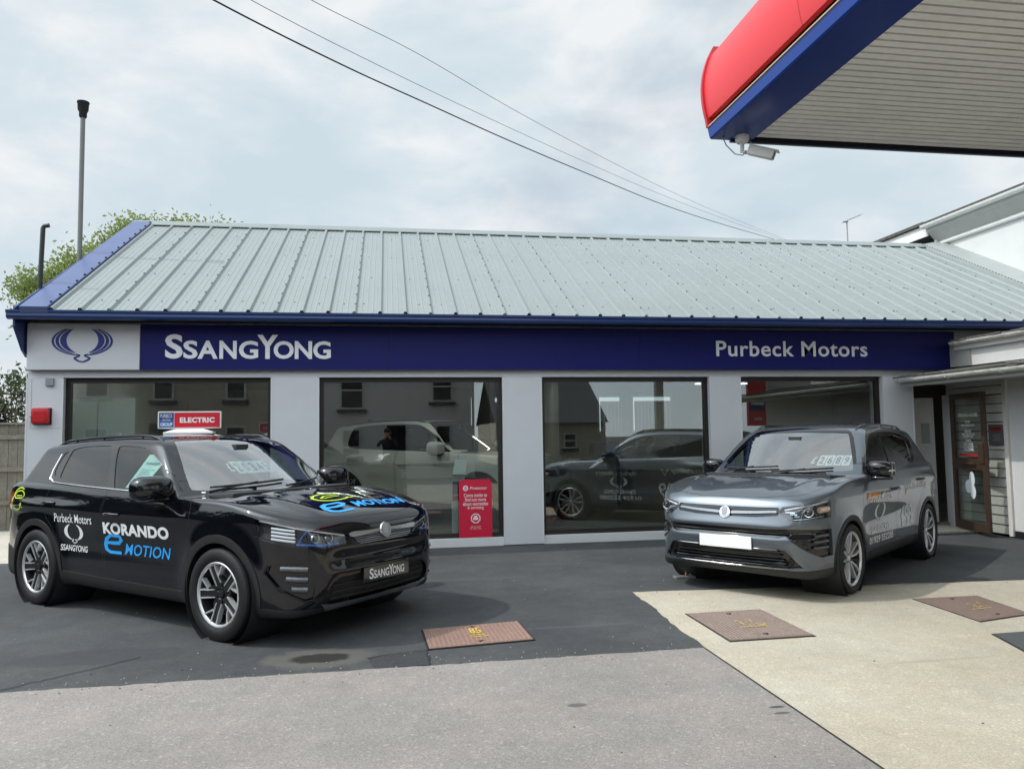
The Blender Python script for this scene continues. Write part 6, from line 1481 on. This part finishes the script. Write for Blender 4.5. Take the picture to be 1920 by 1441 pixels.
# ------------------------------------------------------------------ across the street, seen mirrored in the glass
m_sash = mat('sash_white', (.55, .55, .53), .5); m_dkglass = mat('dark_window_glass', (.012, .014, .016), .08); m_slate = mat('slate', (.06, .062, .068), .8, noise=.2, nscale=10); m_cream_wall = mat('cream_stone', (.42, .38, .30), .9, noise=.18, nscale=3, noise2=(25, .12))
def house(name, label, x0, x1, yf, h, wall, wins, door=None, roofh=2.2, depth=8):
    o = thing(name, label, 'house', ((x0+x1)/2, yf, 0)); q = lambda mb, n_, m, par=None: mb.build(n_, m, par or o, world=par is None)
    b = MB(); b.box(x0, x1, yf-depth, yf, 0, h); q(b, 'wall', wall)
    b = MB(); b.prism([(yf+.3, h-.05), (yf-depth/2, h+roofh), (yf-depth-.3, h-.05), (yf-depth/2, h+roofh-.2)], x0-.1, x1+.1, 'x'); q(b, 'roof', m_slate)
    for a, c, d_, e in wins:
        b = MB(); t_ = .07
        b.box(a, a+t_, yf+.004, yf+.05, d_, e); b.box(c-t_, c, yf+.004, yf+.05, d_, e); b.box(a+t_, c-t_, yf+.004, yf+.05, d_, d_+t_); b.box(a+t_, c-t_, yf+.004, yf+.05, e-t_, e); b.box(a+t_, c-t_, yf+.006, yf+.055, (d_+e)/2-.03, (d_+e)/2+.03)
        wn = bpy.data.objects.new('window', None); COL.objects.link(wn); wn.parent = o
        off = Vector(o.location)
        for mb, n_, m in ((b, 'frame', m_sash),):
            f = mb.build(n_, m, wn); f.location = -off
        b = MB(); b.box(a+.01, c-.01, yf+.002, yf+.02, d_+.01, e-.01); f = b.build('pane', m_dkglass, wn); f.location = -off
        b = MB(); b.box(a-.1, c+.1, yf+.002, yf+.12, d_-.12, d_-.001); f = b.build('sill', m_slate, wn); f.location = -off
    if door:
        b = MB(); b.box(door[0], door[1], yf+.003, yf+.04, 0, door[2]); q(b, 'door', m_dkglass)
    return o
house('white_cottage', 'white rendered cottage with sash windows mirrored in the second window', -3.4, 3.22, -7.0, 5.0, m_white, [(-1.71, -.84, 2.55, 3.95), (1.62, 2.42, 2.80, 3.95), (-1.65, -.95, .5, 1.85), (1.75, 2.35, .55, 1.97)], (-.02, .66, 1.95))
house('stone_cottage', 'cream stone house mirrored faintly in the first window', -13.5, -3.45, -6.6, 6.0, m_cream_wall, [(-12.3, -11.5, 3.0, 4.3), (-10.2, -9.4, 3.0, 4.3), (-8.0, -7.3, 2.9, 4.2), (-5.6, -4.9, 2.9, 4.2), (-10.2, -9.4, .7, 2.0), (-5.6, -4.9, .7, 2.0)], (-8.1, -7.2, 2.1), 2.4)
house('long_cottage', 'low cream building mirrored in the third window', 5.6, 11.5, -18.0, 2.2, m_cream_wall, [(6.6, 7.3, .8, 1.6), (9.2, 9.9, .8, 1.6)], None, 2.6)
o = thing('price_totem', 'red price totem with blue panel mirrored in the fourth window', 'totem sign', (13.95, -5.0, 0))
b = MB(); b.tube([(13.95, -5, 0), (13.95, -5, 4.3)], .12, 14); b.build('pole', m_red_panel, o, world=True, smooth=50)
b = MB(); b.box(13.15, 13.82, -5.08, -4.92, 1.75, 4.2); b.build('board', m_red_panel, o, world=True)
b = MB(); b.box(13.18, 13.79, -4.919, -4.910, 2.30, 2.85); b.build('blue_panel', m_blue_fascia, o, world=True)
b = MB(); b.box(13.25, 13.74, -4.909, -4.904, 2.52, 2.66); b.box(13.36, 13.66, -4.918, -4.904, 1.95, 2.05); b.build('pale_strip', m_white_vinyl, o, world=True)
o = thing('fuel_pump', 'red fuel pump under the canopy mirrored in the fourth window', 'fuel pump', (10.6, -1.5, 0))
b = MB(); b.box(10.2, 11.0, -1.75, -1.25, .1, 1.9); b.build('cabinet', m_red_panel, o, world=True, bevel=.03)
b = MB(); b.box(10.3, 10.9, -1.249, -1.23, 1.2, 1.6); b.build('display', m_gloss, o, world=True)
b = MB(); b.tube([(10.15, -1.4, 1.3), (10.05, -1.3, .5), (10.12, -1.3, .4), (10.18, -1.4, 1.0)], .02); b.build('hose', m_black, o, world=True, smooth=60)
b = MB(); b.box(9.9, 11.3, -2.1, -.9, 0, .1); b.build('plinth', m_path, o, world=True)

# unseen hedge left of the forecourt, added to darken reflections in the black paint
def hedge(name, label, x0, x1, y0, y1, h, n, seed):
    o = thing(name, label, 'hedge', ((x0+x1)/2, (y0+y1)/2, 0)); r = random.Random(seed); b = MB()
    hx, hy = (x1-x0)/2, (y1-y0)/2; b.box(-hx*.8, hx*.8, -hy*.97, hy*.97, 0, h*.93)
    for k in range(n):
        f = r.random(); p = Vector((r.uniform(-hx, hx), r.uniform(-hy, hy), r.uniform(.05, h)))
        if f < .45: p.x = hx*r.choice((-1, 1))*r.uniform(.85, 1.1)
        elif f < .6: p.y = hy*r.choice((-1, 1))*r.uniform(.97, 1.02)
        else: p.z = h*r.uniform(.9, 1.08)
        a = Vector((r.gauss(0, 1), r.gauss(0, 1), r.gauss(0, 1))).normalized(); u = a.orthogonal().normalized(); w_ = a.cross(u); s = r.uniform(.10, .2)
        b.add([p-u*s, p+w_*s*.5, p+u*s, p-w_*s*.5], [(0, 1, 2, 3)])
    b.build('foliage', leaf_mat('hedge_leaves', (.03, .045, .018)), o)
hedge('added_hedge', 'tall dark hedge added out of view to darken the black car reflections', -12.6, -11.2, -5.5, 13.5, 3.4, 5000, 3)

# ------------------------------------------------------------------ the photographer, seen only as a reflection in the second window
def person():
    root = thing('person', 'person in a dark top and jeans holding up a phone, mirrored in the second window', 'person', (0, -.42, 0))
    J = {'pelvis': (0, 0, .95, .13), 'waist': (0, .01, 1.08, .12), 'chest': (0, 0, 1.30, .15), 'neck': (0, .01, 1.47, .055), 'chin': (0, .03, 1.55, .06), 'head': (0, .03, 1.66, .092), 'crown': (0, .02, 1.74, .06)}
    E = [('pelvis', 'waist'), ('waist', 'chest'), ('chest', 'neck'), ('neck', 'chin'), ('chin', 'head'), ('head', 'crown')]
    for s in (-1, 1):
        n = 'l' if s < 0 else 'r'
        J.update({'hip'+n: (.10*s, 0, .90, .095), 'knee'+n: (.11*s, .02, .50, .062), 'ankle'+n: (.12*s, -.02, .09, .042), 'toe'+n: (.14*s, .13, .04, .035),
                  'sh'+n: (.19*s, 0, 1.41, .065), 'elbow'+n: (.27*s, .14, 1.27, .045), 'wrist'+n: (.10*s, .30, 1.46, .030), 'palm'+n: (.075*s, .325, 1.51, .030)})
        E += [('pelvis', 'hip'+n), ('hip'+n, 'knee'+n), ('knee'+n, 'ankle'+n), ('ankle'+n, 'toe'+n), ('chest', 'sh'+n), ('sh'+n, 'elbow'+n), ('elbow'+n, 'wrist'+n), ('wrist'+n, 'palm'+n)]
        for f in range(4):
            a = 'fa%d' % f+n; c = 'fb%d' % f+n
            J[a] = (.068*s, .335+.004*f, 1.545-.018*f, .010); J[c] = (.02*s, .352, 1.552-.019*f, .009); E += [('palm'+n, a), (a, c)]
        J['th'+n] = (.055*s, .305, 1.545, .011); J['tt'+n] = (.03*s, .312, 1.56, .010); E += [('palm'+n, 'th'+n), ('th'+n, 'tt'+n)]
    ks = list(J); me = bpy.data.meshes.new('body'); me.from_pydata([J[k][:3] for k in ks], [(ks.index(a), ks.index(b)) for a, b in E], [])
    o = bpy.data.objects.new('body', me); COL.objects.link(o); o.parent = root
    md = o.modifiers.new('skin', 'SKIN'); sv = me.skin_vertices[0].data
    for i, k in enumerate(ks): sv[i].radius = (J[k][3], J[k][3]*(.75 if k in ('pelvis', 'waist', 'chest') else 1)); sv[i].use_root = k == 'pelvis'
    o.modifiers.new('sub', 'SUBSURF').levels = 2; o.modifiers['sub'].render_levels = 2
    m = bpy.data.materials.new('person_cloth'); m.use_nodes = True; t = m.node_tree; b = t.nodes['Principled BSDF']; b.inputs['Roughness'].default_value = .85
    tc = t.nodes.new('ShaderNodeTexCoord'); sp = t.nodes.new('ShaderNodeSeparateXYZ'); t.links.new(tc.outputs['Object'], sp.inputs[0]); r = t.nodes.new('ShaderNodeValToRGB'); r.color_ramp.interpolation = 'CONSTANT'
    dv = t.nodes.new('ShaderNodeMath'); dv.operation = 'DIVIDE'; dv.inputs[1].default_value = 1.8; t.links.new(sp.outputs[2], dv.inputs[0]); t.links.new(dv.outputs[0], r.inputs[0])
    e = r.color_ramp.elements; e[0].position = 0; e[0].color = (.02, .02, .02, 1); e[1].position = .055; e[1].color = (.03, .04, .08, 1)
    q = e.new(.53); q.color = (.012, .016, .035, 1); q = e.new(.815); q.color = (.45, .26, .19, 1)
    t.links.new(r.outputs[0], b.inputs['Base Color']); me.materials.append(m)
    b = MB(); ellip(b, (0, .015, 1.70), (.098, .108, .085), 2.0, 20, 12); b.build('hair', mat('dark_hair', (.015, .011, .009), .7), root, smooth=80)
    b = MB()
    for s in (-1, 1): ellip(b, (.035*s, .118, 1.665), (.014, .008, .008), 2, 10, 6); ellip(b, (.096*s, .03, 1.65), (.012, .025, .035), 2, 10, 6, 1)
    b.lathe([(.0, .03), (.012, .012), (.018, 0)], 'y', c=(0, .112, 1.63), seg=10, m=1); b.box(-.025, .025, .113, .121, 1.590, 1.598, 2)
    b.build('face', [m_dark, mat('skin', (.45, .26, .19), .6), mat('lips', (.35, .14, .12), .6)], root, smooth=60)
    p = thing('smartphone', 'black phone held up in the hands of the person mirrored in the glass', 'phone', (0, -.075, 1.50))
    b = MB(); b.box(-.075, .075, -.004, .004, -.038, .038); b.build('case', m_gloss, p, bevel=.003)
person()
